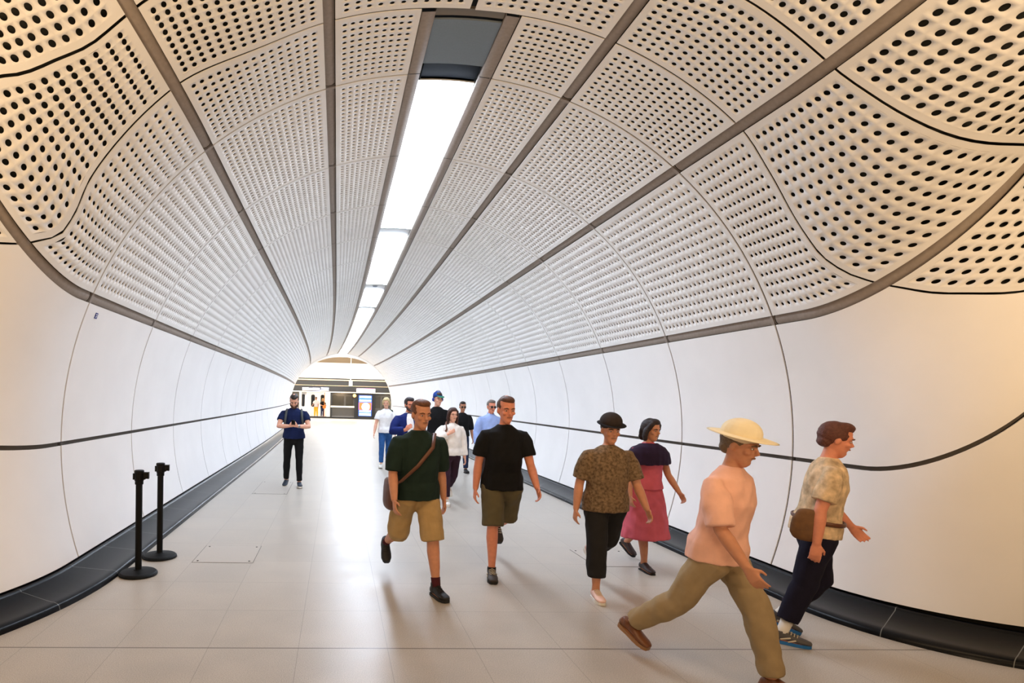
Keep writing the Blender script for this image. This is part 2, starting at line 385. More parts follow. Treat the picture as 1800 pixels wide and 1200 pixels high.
# recessed channel strips along the tunnel
tn = 1
for th, hw, tend in ((-AU, HW, 3.4), (-A1, HW, 3.6), (-A2, HW, 3.6), (A2, HW, 3.6), (A1, HW, 3.6), (AU, HW, 3.4), (-AM, HM, 3.4), (AM, HM, 3.4)):
    acc = Acc()
    edges = np.r_[-SPC * np.arange(NR, -1, -1.0)]
    for a, b in list(zip(edges[:-1], edges[1:])) + [(0, tend)]:
        tt = np.linspace(a + .006, b - .006, 4 if b <= 0 else 40); ths = np.linspace(th - hw, th + hw, 4)
        Tg, tg = np.meshgrid(ths, tt, indexing='ij'); G = S(Tg, tg, np.array([.034, .022, .022, .034])[:, None] if abs(th) < 80 else .03); n = len(tt)
        i = np.arange(3)[:, None] * n + np.arange(n - 1); acc.add(G, np.stack([i, i + 1, i + n + 1, i + n], -1))
        # connector sleeve at each ring
        tt = np.array([b - .06, b - .015]); Tg, tg = np.meshgrid(ths, tt, indexing='ij'); G = S(Tg, tg, .012); i = np.arange(3)[:, None] * 2 + np.arange(1); acc.add(G, np.stack([i, i + 1, i + 3, i + 2], -1))
    tag(link('trim_%d' % tn, acc.mesh('trim'), STRIPM if abs(th) < 80 else JOINTM), kind='structure'); tn += 1
# strips either side of the lights
for sg in (-1, 1):
    acc = Acc(); edges = np.r_[-SPC * np.arange(NR, -1, -1.0), .93]
    for a, b in zip(edges[:-1], edges[1:]):
        tt = np.array([a + .006, b - .006]); ths = np.array([sg * LG, sg * LG, sg * LS, sg * LS]); Tg, tg = np.meshgrid(ths, tt, indexing='ij')
        G = S(Tg, tg, np.array([.05, .005, .005, .05])[:, None]); i = np.arange(3)[:, None] * 2 + np.arange(1); acc.add(G, np.stack([i, i + 1, i + 3, i + 2], -1))
    tag(link('trim_%d' % tn, acc.mesh('trim'), STRIPM), kind='structure'); tn += 1

# ------------------------------------------------------------------ kerbs (dark granite skirting)
KB = {1: (5.0, 1.46), -1: (5.7, 3.4)}; KT = {1: (5.35, 1.55), -1: (5.6, 2.6)}
def kerb_point(sg, lam, z, s):
    """lam 0 at the wall, 1 at the floor edge; s path parameter: <0 straight metres, 0..1 arc to 90 degrees, >1 straight out"""
    w = 3.58 - .432 * lam; Y0 = KT[sg][0] + (KB[sg][0] - KT[sg][0]) * lam; R = KT[sg][1] + (KB[sg][1] - KT[sg][1]) * lam
    ph = np.clip(s, 0, 1) * np.pi / 2; ext = np.maximum(s - 1, 0) * 3
    y = np.where(s < 0, Y0 - s, Y0 - R * np.sin(ph)); x = w + R * (1 - np.cos(ph)) + ext
    return np.stack([XC + sg * x + bend(y), y, np.full_like(y, z)], -1)
prof = [(-.10, .128), (.0, .133), (.05, .133), (.075, .122), (.09, .112), (.80, .060), (.86, .060), (.93, .052), (.975, .036), (.99, .018), (1.0, 0.0)]
for sg, nm in ((-1, 'baseboard_left'), (1, 'baseboard_right')):
    ss = np.r_[-np.linspace(YEND - 5.3, .01, 30), np.linspace(0, 1, 40), 1.4, 1.8]
    ln = np.r_[ss[:30] , np.maximum(ss[30:], 0) * (2.4 if sg > 0 else 4.3)] / .75
    G = np.stack([kerb_point(sg, l, z, ss) for l, z in prof], 0); n = len(ss)
    i = np.arange(len(prof) - 1)[:, None] * n + np.arange(n - 1); Qk = np.stack([i, i + 1, i + n + 1, i + n], -1).reshape(-1, 4)
    uv = np.stack([np.broadcast_to(ln, G.shape[:2]), np.zeros(G.shape[:2])], -1).reshape(-1, 2)
    tag(link(nm, npmesh(nm, G.reshape(-1, 3), Qk, smooth=False, uv=uv), KERB), kind='structure')
# ------------------------------------------------------------------ floor, concourse shell behind the camera, far end
fm = MB(); fm.box((0, 21, -.05), (44, 60, .1)); tag(fm.build('floor', FLOORM), kind='structure')
CONC = mat('concourse_plaster', (216, 206, 192), .7, noise=.04, nscale=2)
vs = []; fs = []; n = 28
for xx in (-15.0, 17.0):
    for k in range(n + 1):
        a = math.pi * (-.10 + 1.0 * k / n); vs.append((xx, -1.6 - 7.2 * math.cos(a), 1.2 + 6.6 * math.sin(a)))
for k in range(n): fs.append((k, k + 1, n + 1 + k + 1, n + 1 + k))
cv = MB(); cv.add(vs, fs); ow = cv.build('wall_concourse', CONC); tag(ow, kind='structure')
# cut-out is not needed: the vault is kept above the junction by trimming faces in front of the tunnel mouth
me = ow.data
import bmesh
bm = bmesh.new(); bm.from_mesh(me)
bmesh.ops.delete(bm, geom=[f for f in bm.faces if f.calc_center_median().y > 1.0], context='FACES'); bm.to_mesh(me); bm.free()

# ------------------------------------------------------------------ strip lights in the crown slot
ords = ['nearest', 'second', 'third', 'fourth', 'fifth', 'sixth', 'seventh', 'eighth', 'ninth', 'tenth', 'eleventh', 'twelfth', 'thirteenth', 'fourteenth', 'fifteenth', 'sixteenth', 'seventeenth', 'eighteenth', 'farthest']
def slot_box(acc, th0, th1, t0, t1, o0, o1, nu=4):
    ths = np.linspace(th0, th1, nu + 1); tt = np.array([t0, t1]); Tg, tg = np.meshgrid(ths, tt, indexing='ij')
    a = S(Tg, tg, o0); b = S(Tg, tg, o1); i = np.arange(nu)[:, None] * 2 + np.arange(1); q = np.stack([i, i + 1, i + 3, i + 2], -1)
    acc.add(a, q); acc.add(b, q[..., ::-1])
    for tq in (t0, t1):
        G = np.stack([S(ths, tq, o0), S(ths, tq, o1)], 0); m = nu + 1; j = np.arange(nu); acc.add(G, np.stack([j, j + 1, j + m + 1, j + m], -1))
    for hq in (th0, th1):
        G = np.stack([S(hq, tt, o0), S(hq, tt, o1)], 0); acc.add(G, np.array([[0, 1, 3, 2]]))
for k in range(NR):
    c = S(0, -SPC * (k + .5)); o = empty('ceiling_light', tuple(c))
    inset0 = {2: .62, 5: 1.05, 7: .9}.get(k, .02)
    fr = Acc(); slot_box(fr, -LG + .1, LG - .1, -SPC * (k + 1) + .004, -SPC * k - (.21 if k == 0 else .004), .055, .07)
    f = link('housing', fr.mesh('housing'), HOUSE, o); f.location = -c
    df = Acc(); slot_box(df, -LG + .18, LG - .18, -SPC * (k + 1) + inset0, -SPC * k - (.21 if k == 0 else .014), .012, .019)
    f = link('diffuser', df.mesh('diffuser'), LAMP, o); f.location = -c
    if k == 5:
        q = S(0, -SPC * (k + 1) + .5, .03); m_ = MB(); m_.lathe([(.05, 0), (.09, .03), (.10, .05)], tuple(Vector(q) - Vector(c)), 20); m_.build('sensor', GREY, o)
    if k == 0: lb = 'nearest and largest glowing strip light panel, next to the grey cover plate'
    elif k == NR - 1: lb = 'farthest glowing strip light panel above the platform opening'
    else: lb = 'glowing strip light panel, %s from the near end of the row' % ords[k]
    tag(o, lb, 'light', 'strip lights along the tunnel crown')
# grey cover plate and dark recess at the near end of the slot
acc = Acc(); slot_box(acc, -LG + .1, LG - .1, .15, .80, .02, .035); o = link('cover_plate', acc.mesh('cover_plate'), GREY); tag(o, 'blue grey blank cover plate in the ceiling slot ahead of the lights', 'cover plate')
acc = Acc(); slot_box(acc, -LG + .1, LG - .1, .84, .93, .03, .05); o = link('end_bracket', acc.mesh('end_bracket'), mat('bronze_metal', (120, 108, 92), .5, metal=.4)); tag(o, 'bronze metal end bracket at the start of the ceiling light slot', 'bracket')
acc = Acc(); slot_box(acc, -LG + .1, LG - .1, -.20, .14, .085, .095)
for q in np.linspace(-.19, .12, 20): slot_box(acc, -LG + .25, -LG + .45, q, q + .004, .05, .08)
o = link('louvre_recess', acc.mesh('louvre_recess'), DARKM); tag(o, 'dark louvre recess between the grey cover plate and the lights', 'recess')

# ------------------------------------------------------------------ far end: portal, platform, screen doors and train (units: metres, seen 49 m away)
YT = 49.0
WHITEP = mat('platform_white', (240, 236, 230), .6)
DARKB = mat('black_header_metal', (16, 15, 14), .5)
BRONZE = mat('bronze_line', (176, 158, 128), .45, metal=.3)
FRAME = mat('door_frame_pale', (205, 196, 180), .4, metal=.3)
GLASSD = mat('smoked_screen_glass', (64, 60, 52), .08, spec=.6, alpha=.55)
TRAINW = mat('train_white', (236, 234, 236), .35)
# portal wall with the tunnel mouth cut out
xe = XC + float(bend(YEND)); vs = []; fs = []; n = 48
pth = np.radians(np.linspace(-112, 112, n + 1))
for k in range(n + 1):
    vs.append((xe + RT * math.sin(pth[k]), YEND + .02, ZC + (RT - .22 * max(0, math.cos(pth[k])) ** 2) * math.cos(pth[k])))
for k in range(n + 1):
    vs.append((xe + 12 * math.sin(pth[k]), YEND + .02, ZC + 9 * math.cos(pth[k])))
for k in range(n + 1):
    v = vs[k]; vs.append((v[0], YEND + .30, v[2]))
for k in range(n): fs += [(k, k + 1, n + 2 + k, n + 1 + k), (k, k + 1, 2 * n + 2 + k + 1, 2 * n + 2 + k)]
mb = MB(); mb.add(vs, fs); tag(mb.build('wall_back', WHITEP), kind='structure')
mb = MB(); mb.box((0, 46.6, 5.35), (26, 7.2, .1)); tag(mb.build('ceiling_platform', mat('platform_ceiling', (150, 132, 106), .7)), kind='structure')
mb = MB(); mb.box((0, YT + .62, 5.0), (26, .2, .7)); tag(mb.build('wall_upper_back', MATS['platform_ceiling']), kind='structure')
mb = MB(); mb.box((-13, 46.6, 2.6), (.1, 7.2, 5.6)); tag(mb.build('wall_platform_left', WHITEP), kind='structure')
mb = MB(); mb.box((13, 46.6, 2.6), (.1, 7.2, 5.6)); tag(mb.build('wall_platform_right', WHITEP), kind='structure')
# white bulkhead above the screen doors and its light shelf
mb = MB(); mb.box((0, YT + .5, 4.08), (26, .3, 1.32)); tag(mb.build('wall_bulkhead', WHITEP), kind='structure')
def X_(px): return (px - 594.2) / 20.45
SIGNT = mat('sign_white_lit', (255, 255, 255), .4, emit=(250, 250, 255), estr=1.2)
hd = empty('platform_screen_door', (0, YT, 0))
tag(hd, 'black framed glass platform edge screen across the end of the tunnel', 'screen doors')
def part(mb, name, m, par, off=(0, YT, 0), **k):
    o = mb.build(name, m, par, **k); o.location = -Vector(off); return o
mb = MB(); mb.box((0, YT + .1, 2.73), (25, .3, .92)); part(mb, 'header', DARKB, hd)
mb = MB(); mb.box((0, YT - .1, 3.26), (25, .12, .10)); part(mb, 'header_trim', BRONZE, hd)
mb = MB(); mb.box((0, YT - .08, 2.78), (25, .06, .04)); part(mb, 'header_trim', BRONZE, hd)
mb = MB(); mb.box((0, YT - .1, 2.24), (25, .14, .08)); part(mb, 'door_rail', FRAME, hd)
mb = MB(); mb.box((0, YT, .03), (25, .3, .24)); part(mb, 'threshold', DARKB, hd)
for a, b in ((529, 533), (576.5, 582.5)):
    mb = MB(); mb.box(((X_(a) + X_(b)) / 2, YT - .04, 1.12), ((b - a) / 20.45, .2, 2.2)); part(mb, 'post', FRAME, hd)
for a, b in ((582.5, 586), (624.5, 632), (655, 661), (700, 706), (505, 507)):
    mb = MB(); mb.box(((X_(a) + X_(b)) / 2, YT, 1.12), ((b - a) / 20.45, .16, 2.2)); part(mb, 'mullion', DARKB, hd)
for a, b in ((586, 624.5), (661, 700), (507, 529)):
    mb = MB(); mb.box(((X_(a) + X_(b)) / 2, YT, 1.2), ((b - a) / 20.45, .03, 1.98)); g = part(mb, 'glass_pane', GLASSD, hd)
mb = MB(); mb.box((X_(604), YT - .06, 1.02), (41 / 20.45, .06, .14)); part(mb, 'push_bar', FRAME, hd)
# advertising screen: flat, generic
ad = empty('advertising_screen', (X_(643), YT - .40, 0)); tag(ad, 'bright blue and orange advertising screen with a white disc, on black panel', 'screen')
ADO = (X_(643), YT - .40, 0)
mb = MB(); mb.box((X_(643), YT - .34, 1.08), (24 / 20.45, .1, 2.16)); part(mb, 'screen_case', DARKB, ad, ADO)
def lit(n_, c, e=1.0): return mat(n_, c, .4, emit=c, estr=e)
def flat(x0, x1, z0, z1, m, nm, dy): 
    mb = MB(); mb.box(((x0 + x1) / 2, YT - .40 - dy, (z0 + z1) / 2), (x1 - x0, .012, z1 - z0)); return part(mb, nm, m, ad, ADO)
ax0, ax1 = X_(631.8), X_(654.2)
flat(ax0, ax1, .28, 2.02, lit('ad_blue', (40, 92, 220), 1.1), 'display', .0)
for z0, z1 in ((1.82, 1.97), (1.62, 1.66), (1.52, 1.60), (.62, .74), (.44, .52), (.33, .40)): flat(ax0 + .06, ax1 - .06, z0, z1, SIGNT, 'text_bar', .012)
flat(ax0 + .02, ax1 - .02, .80, 1.42, lit('ad_orange', (236, 88, 44), 1.0), 'colour_field', .010)
mb = MB(); mb.ell((X_(644), YT - .425, 1.06), (.34, .008, .34), n=28, k=14); part(mb, 'white_disc', SIGNT, ad, ADO)
# signs in the header
LBL = lit('sign_lilac', (214, 218, 250), 1.0)
sg_ = empty('destination_sign', (X_(556), YT - .14, 0)); tag(sg_, 'long lit destination sign with pale blue panels above the train door', 'sign')
for a, b, z0, z1 in ((534, 545, 2.34, 2.44), (545.5, 551, 2.34, 2.56), (551.5, 564, 2.34, 2.44), (534, 545, 2.48, 2.57), (551.5, 564, 2.48, 2.57), (566, 579.5, 2.49, 2.60), (563, 579.5, 2.34, 2.42)):
    mb = MB(); mb.box(((X_(a) + X_(b)) / 2, YT - .12, (z0 + z1) / 2), ((b - a) / 20.45, .06, z1 - z0)); part(mb, 'lit_panel', LBL if b != 551 else lit('sign_mauve', (150, 150, 205), .8), sg_, (X_(556), YT - .14, 0))
mb = MB(); mb.box((X_(643.5), YT - .6, 2.40), (32 / 20.45, .08, .36)); mb.box((X_(634), YT - .36, 2.26), (.03, .376, .04)); mb.box((X_(653), YT - .36, 2.26), (.03, .376, .04)); s_ = tag(mb.build('hanging_sign', SIGNT), 'white hanging sign with pink top edge above the advertising screen', 'sign')
mb = MB(); mb.box((X_(643.5), YT - .6, 2.59), (32 / 20.45, .09, .03)); mb.build('top_edge', mat('pink_edge', (216, 120, 170), .5), s_)
cb = MB(); cb.box((X_(616.5), YT - 1.2, 2.98), (.28, .4, .42)); cb.box((X_(616.5), YT - 1.2, 4.2), (.06, .06, 2.2)); tag(cb.build('ceiling_camera', WHITEP, bevel=.02), 'white box camera hanging in front of the black header', 'camera')
mb = MB(); mb.box((X_(624.5), YT - .09, 1.98), (.34, .04, .34)); wl_ = part(mb, 'lamp_base', DARKB, hd)
mb = MB(); mb.ell((X_(624.5), YT - .14, 1.98), (.14, .06, .14)); tag(link('amber_lamp', mb.mesh('amber_lamp', True), lit('amber_lamp', (255, 190, 90), 4.0), wl_), 'glowing round amber lamp')
# the train behind the screen
tr = empty('train', (0, YT + .5, 0)); TO = (0, YT + .5, 0); tag(tr, 'white underground train standing with its doors open behind the screen', 'train')
mb = MB()
for a, b in ((420, 541), (578, 760)): mb.box(((X_(a) + X_(b)) / 2, YT + .45, 1.3), ((b - a) / 20.45, .1, 2.5))
mb.box((X_(560), YT + .45, 2.42), (2.2, .1, .5)); mb.box((0, YT + 3.2, 1.3), (25, .1, 2.6)); mb.box((0, YT + 1.8, -.05), (25, 2.8, .12)); mb.box((0, YT + 1.8, 2.62), (25, 2.8, .08))
part(mb, 'body', TRAINW, tr, TO)
WIN = mat('dark_train_window', (12, 12, 14), .15)
def rwin(xc_, w_, z0, z1, y):
    mb = MB(); pts = []
    r = w_ * .4
    for k in range(24):
        a = 2 * math.pi * k / 24; cx = (w_ / 2 - r) * (1 if math.cos(a) > 0 else -1); cz = ((z1 - z0) / 2 - r) * (1 if math.sin(a) > 0 else -1)
        pts.append((xc_ + cx + r * math.cos(a), (z0 + z1) / 2 + cz + r * math.sin(a)))
    mb.add([(p[0], y, p[1]) for p in pts] + [(p[0], y + .02, p[1]) for p in pts], [tuple(range(24)), tuple(range(47, 23, -1))] + [(k, (k + 1) % 24, 24 + (k + 1) % 24, 24 + k) for k in range(24)])
    return part(mb, 'window', WIN, tr, TO)
rwin(X_(535.5), .26, .95, 2.0, YT + .385); rwin(X_(579.8), .2, .95, 2.0, YT + .385)
rwin(X_(550), .34, .9, 2.0, YT + 3.13); rwin(X_(567.5), .34, .9, 2.0, YT + 3.13); rwin(X_(590), .5, .9, 2.0, YT + .385)
mb = MB()
for x in (600, 616, 632, 648, 664, 680): mb.box((X_(x), YT + .385, 1.45), (.62, .02, .95))
part(mb, 'window_band', WIN, tr, TO)
mb = MB(); mb.box((X_(560), YT + 1.6, 2.53), (7, .5, .05)); part(mb, 'ceiling_lamp', lit('train_lamp', (255, 240, 214), 9.0), tr, TO)
mb = MB(); mb.lathe([(.02, 0), (.02, 2.5)], (X_(572), YT + 1.0, .03), 10); part(mb, 'grab_pole', mat('orange_pole', (222, 130, 40), .4), tr, TO)
# ------------------------------------------------------------------ barrier posts, covers, wall sign
def barrier(x, y, rz, label):
    o = empty('barrier_post', (x, y, 0), rz); tag(o, label, 'barrier post', 'black barrier posts by the left kerb')
    m = MB(); m.lathe([(.165, 0), (.182, .004), (.182, .018), (.17, .024)], n=40); m.build('rubber_ring', RUBBER, o, smooth=False)
    m = MB(); m.lathe([(.178, .016), (.178, .024), (.165, .034), (.10, .044), (.045, .05), (.04, .055)], n=40); m.build('base', BLACKM, o)
    m = MB(); m.lathe([(.0315, .04), (.0315, .90)], n=24); m.build('pole', BLACKM, o, smooth=False)
    m = MB(); m.lathe([(.034, .895), (.040, .90), (.040, .925), (.038, .93), (.044, .935), (.044, 1.01), (.046, 1.012), (.046, 1.032), (.040, 1.038), (.02, 1.04)], n=24)
    for a in (0, .5, 1, 1.5): m.box((.05 * math.cos(a * math.pi), .05 * math.sin(a * math.pi), .975), (.016, .03, .06), Matrix.Rotation(a * math.pi, 3, 'Z'))
    hd_ = m.build('head', BLACK, o)
    m = MB(); m.box((.062, 0, .985), (.045, .052, .062)); m.box((.088, 0, .985), (.008, .056, .066)); m.build('belt_clip', BLACK, hd_, bevel=.003)
    return o
barrier(-1.925, 5.74, .15, 'black belt barrier post with round base, nearer the camera')
barrier(-1.905, 6.36, .15, 'black belt barrier post with round base, the farther one behind')
def cover(x0, x1, y0, y1, label):
    o = empty('floor_access_cover', ((x0 + x1) / 2, (y0 + y1) / 2, 0)); tag(o, label, 'access cover', 'floor access covers')
    m = MB(); m.box((0, 0, .0005), (x1 - x0, y1 - y0, .003)); m.build('gap_frame', mat('cover_gap', (104, 98, 92), .6), o)
    m = MB(); m.box((0, 0, .001), (x1 - x0 - .012, y1 - y0 - .012, .004)); m.build('plate', FLOORC, o)
    for a in (-1, 1):
        for b in (-1, 1):
            m = MB(); m.lathe([(.012, .002), (.012, .0045), (.009, .005)], (a * ((x1 - x0) / 2 - .05), b * ((y1 - y0) / 2 - .06), 0), 12); m.build('screw', DARKM, o)
FLOORC = mat('cover_stone', (178, 170, 160), .4, noise=.05, nscale=140)
cover(-1.512, -.86, 6.17, 6.88, 'pale square floor hatch with four dark screws beside the barrier posts')
cover(-1.515, -.88, 10.56, 12.09, 'pale oblong floor hatch ahead of the man reading his phone')
cover(2.90, 3.54, 6.17, 6.88, 'pale square floor hatch behind the walker in the dark hat')
# small blue sign on the left wall
p0 = S(-69.9, -.24, -.004); p1 = S(-69.9, -.16, -.004); p2 = S(-71.0, -.24, -.004)
ex = Vector(p0) - Vector(p1); ex.normalize(); ez = (Vector(p0) - Vector(p2)).normalized(); ny = ex.cross(ez)
if ny.x < 0: ny = -ny
Ms = Matrix((ex, ny, ez)).transposed()
ws = empty('wall_sign', tuple(p0)); tag(ws, 'small dark blue location plate with white marks on the left wall', 'sign')
WB = mat('sign_blue', (24, 44, 130), .4); WWm = mat('sign_mark_white', (235, 238, 245), .4)
m = MB(); m.box((0, 0, 0), (.05, .006, .062), Ms); m.build('plate', WB, ws)
m = MB()
for c_, d_ in (((-.004, .0035, .013), (.022, .003, .010)), ((.006, .0035, -.004), (.010, .003, .010)), ((-.008, .0035, -.012), (.014, .003, .010))): m.box(Ms @ Vector(c_), d_, Ms)
m.build('marks', WWm, ws)
# ------------------------------------------------------------------ people
def remesh(mb, voxel, smooth_it=3, fac=.5):
    me = mb.mesh('tmp'); o = bpy.data.objects.new('tmp', me); COL.objects.link(o)
    m = o.modifiers.new('r', 'REMESH'); m.mode = 'VOXEL'; m.voxel_size = voxel; m.use_smooth_shade = True
    if smooth_it:
        s_ = o.modifiers.new('s', 'SMOOTH'); s_.factor = fac; s_.iterations = smooth_it
    dg = bpy.context.evaluated_depsgraph_get(); out = bpy.data.meshes.new_from_object(o.evaluated_get(dg))
    bpy.data.objects.remove(o); bpy.data.meshes.remove(me)
    out.polygons.foreach_set('use_smooth', np.ones(len(out.polygons), bool)); return out
def wrinkle(me, amp, seed=0, sc=1.0, axis=None):
    n = len(me.vertices); co_ = np.zeros(n * 3, np.float32); me.vertices.foreach_get('co', co_); p = co_.reshape(-1, 3).astype(float)
    nm = np.zeros(n * 3, np.float32); me.vertices.foreach_get('normal', nm); nm = nm.reshape(-1, 3)
    rng = np.random.default_rng(seed); d = np.zeros(n)
    wq = p + .03 * np.sin(p[:, [1, 2, 0]] * 13 + rng.uniform(0, 6, 3))
    for i in range(7):
        k = rng.normal(size=3) * np.array([40, 40, 22]) * sc; d += np.sin(wq @ k + rng.uniform(0, 6)) / 3.2
    d = np.sign(d) * np.abs(d) ** .8
    p = p + nm * (amp * .65 * d)[:, None]; me.vertices.foreach_set('co', p.astype(np.float32).ravel()); me.update()
SKINS = {'fair': (226, 172, 148), 'tan': (196, 138, 108), 'red': (214, 140, 112), 'mid': (176, 122, 94)}
def skin(k): return mat('skin_' + k, SKINS[k], .5, noise=.06, nscale=30, bump=.05, bscale=150, sub=.08, spec=.35)
def cloth(name, c, **k): return mat('cloth_' + name, c, k.pop('rough', .85), noise=k.pop('noise', .08), nscale=k.pop('nscale', 14), bump=.12, bscale=260, spec=.2)
HEADR = [(0.0, -.060, .026, .024), (.018, -.050, .041, .042), (.045, -.032, .053, .063), (.08, -.014, .062, .080), (.115, -.004, .069, .091), (.15, .003, .0735, .097), (.185, .008, .070, .090), (.21, .011, .054, .070), (.228, .012, .028, .036)]
class Person:
    pass
def person(label, at, rot, H=1.75, sk='fair', wide=1.0, legs=((18, 6, 2, 0, 0), (-16, 30, 2, 25, 0)), arms=(('fk', -15, 8, 15, 0), ('fk', 15, 8, 20, 0)), lean=3, head=(0, 0),
           top=None, bottom=None, shoe=None, sock=None, hair=None, beard=None, vox=.008, plant=0, belly=0.0, glasses=None, female=False, curl=.45, twist=0, name='person'):
    s = H / 1.75; v = vox; P = Person()
    # ---- skeleton (local, facing -Y, feet near z=0)
    hz = .92 * s; LT, LC = .43 * s, .42 * s
    def rx(a): return Matrix.Rotation(math.radians(a), 3, 'X')
    Lg = []
    for i, (a, b, c, ft, fy) in enumerate(legs):
        sd = -1 if i == 0 else 1; hp = Vector((sd * .088 * s * (wide if not female else 1.02), 0, hz))
        ra, rb, rc = math.radians(a), math.radians(a - b), math.radians(c)
        kn = hp + Vector((sd * math.sin(rc), -math.sin(ra), -math.cos(ra) * math.cos(rc))).normalized() * LT
        an = kn + Vector((sd * math.sin(rc) * .6, -math.sin(rb), -math.cos(rb))).normalized() * LC
        # foot: ft = pitch, toe down positive, fy = toe-out
        M = Matrix.Rotation(math.radians(sd * (6 + fy)), 3, 'Z') @ Matrix.Rotation(math.radians(ft), 3, 'X')
        Lg.append((hp, kn, an, M))
    ft_min = 1e9
    for hp, kn, an, M in Lg:
        for q in (Vector((0, .06 * s, -.085 * s)), Vector((0, -.17 * s, -.085 * s)), Vector((0, -.11 * s, -.088 * s))): ft_min = min(ft_min, (an + M @ q).z)
    dz = -ft_min
    piv = Vector((0, 0, .97 * s))
    Mup = Matrix.Rotation(math.radians(lean), 3, 'X') @ Matrix.Rotation(math.radians(twist), 3, 'Z')
    def up(p): return piv + Mup @ (Vector(p) * s - piv)
    sw = (.185 if not female else .162) * wide
    Ar = []
    for i, ar in enumerate(arms):
        sd = -1 if i == 0 else 1; Sh = up((sd * sw, .01, 1.382)); L1, L2 = .29 * s, .255 * s
        if ar[0] == 'fk':
            _, a, c, b, inn = ar; ra, rc = math.radians(a), math.radians(c)
            d1 = Vector((sd * math.sin(rc), -math.sin(ra) * math.cos(rc), -math.cos(ra) * math.cos(rc))).normalized(); El = Sh + d1 * L1
            rb = math.radians(a + b); d2 = Vector((sd * math.sin(rc) * .7, -math.sin(rb), -math.cos(rb)))
            d2 = Matrix.Rotation(math.radians(-sd * inn), 3, 'Z') @ d2; d2.normalize(); Wr = El + d2 * L2
            hd_ = d2; pn = Vector((-sd, 0, 0)); hint = Vector((0, -1, -.2))
        else:
            _, tgt, pole, hdir, pn, hint = ar; T_ = Vector(tgt) * s; D = T_ - Sh; dl = min(D.length, (L1 + L2) * .998); dn = D.normalized()
            ca = (L1 * L1 + dl * dl - L2 * L2) / (2 * L1 * dl); ca = max(-1, min(1, ca)); po = Vector(pole); po = (po - dn * po.dot(dn)).normalized()
            El = Sh + dn * (L1 * ca) + po * (L1 * math.sqrt(max(0, 1 - ca * ca))); Wr = Sh + dn * dl; hd_ = Vector(hdir).normalized(); pn = Vector(pn); hint = Vector(hint)
        Ar.append((Sh, El, Wr, hd_, pn, hint))
    # ---- head frame
    nb = up((0, .014, 1.47)); hb = up((0, -.012, 1.522))
    Mh = Mup @ Matrix.Rotation(math.radians(head[0]), 3, 'Z') @ Matrix.Rotation(math.radians(head[1]), 3, 'X')
    hs = s * (1.06 if not female else 1.03); hpv = up((0, .02, 1.56))
    def hd(p): return hpv + Mh @ (Vector((p[0], p[1] - .02, p[2] - .038)) * hs)
    # ---- root
    root = empty(name, (0, 0, 0), math.radians(rot)); fi = plant
    hp, kn, an, M = Lg[fi]; sole = an + M @ Vector((0, -.05 * s, -.085 * s))
    cr, sr = math.cos(math.radians(rot)), math.sin(math.radians(rot))
    root.location = (at[0] - (sole.x * cr - sole.y * sr), at[1] - (sole.x * sr + sole.y * cr), dz)
    tag(root, label, 'person')
    def add(nm, me, m, par=root): return link(nm, me, m, par)
    # ---- body: one continuous skin
    B = MB(); f = .92 if female else 1.0; w_ = wide
    tor = [(.86, 0, .11, .085), (.90, 0, .155, .10), (.97, .005, .168 * (1.03 if female else 1), .11), (1.05, 0, .15 * f, .098 + belly * .5), (1.15, -.004 - belly * .3, .148 * f, .10 + belly), (1.26, -.008, .162 * f, .108), (1.35, -.002, .168 * f, .10), (1.415, .006, .142 * f, .078), (1.455, .012, .092 * f, .058), (1.49, .014, .056, .052)]
    B.loft([up((0, y, z)) for z, y, a, b in tor], [(a * s * w_, b * s * (w_ * .5 + .5)) for z, y, a, b in tor], n=20)
    B.loft([nb, up((0, .012, 1.51)), hd((0, .005, .045)), hd((0, 0, .09))], [.056 * s * (f * .5 + .5) * (w_ * .5 + .5), .05 * s * f, .05 * s * f, .05 * s])
    B.loft([hd((0, y, z)) for z, y, a, b in HEADR], [(a * hs, b * hs) for z, y, a, b in HEADR], hint=Mh @ Vector((1, 0, 0)), n=20)
    B.loft([hd((0, -.092, .125)), hd((0, -.101, .105)), hd((0, -.112, .087)), hd((0, -.095, .078))], [.007 * hs, .009 * hs, .0145 * hs, .011 * hs], n=8)      # nose
    B.ell(hd((0, -.087, .055)), (.024 * hs, .012 * hs, .010 * hs), Mh); B.ell(hd((0, -.072, .020)), (.026 * hs, .018 * hs, .018 * hs), Mh)                    # lips, chin
    B.loft([hd((-.05, -.068, .134)), hd((-.02, -.09, .138)), hd((.02, -.09, .138)), hd((.05, -.068, .134))], [.011 * hs] * 4, hint=(0, 0, 1), n=8)              # brow
    for sd in (-1, 1):
        B.ell(hd((sd * .042, -.066, .088)), (.022 * hs, .022 * hs, .018 * hs), Mh)
        B.ell(hd((sd * .075, .008, .105)), (.010 * hs, .020 * hs, .031 * hs), Mh @ Matrix.Rotation(.25, 3, 'X'))
    am = .94 if female else 1.0 + .5 * (wide - 1)
    for sd, (Sh, El, Wr, hdir, pn, hint) in zip((-1, 1), Ar):
        B.loft([up((sd * sw * .62, .01, 1.392)), Sh, Sh.lerp(El, .35), Sh.lerp(El, .7), El, El.lerp(Wr, .3), El.lerp(Wr, .7), Wr], [x * s * am for x in (.040, .048, .050, .045, .040, .043, .035, .027)], n=12)
        pn2 = (pn - hdir * pn.dot(hdir)).normalized(); wv = hdir.cross(pn2)
        if wv.dot(hint) < 0: wv = -wv
        hk = s * (.92 if female else 1.0)
        B.loft([Wr - hdir * .015, Wr + hdir * .02 * hk, Wr + hdir * .05 * hk, Wr + hdir * .088 * hk], [(.026 * hk, .02 * hk), (.034 * hk, .016 * hk), (.041 * hk, .0145 * hk), (.041 * hk, .0115 * hk)], hint=wv, n=12)
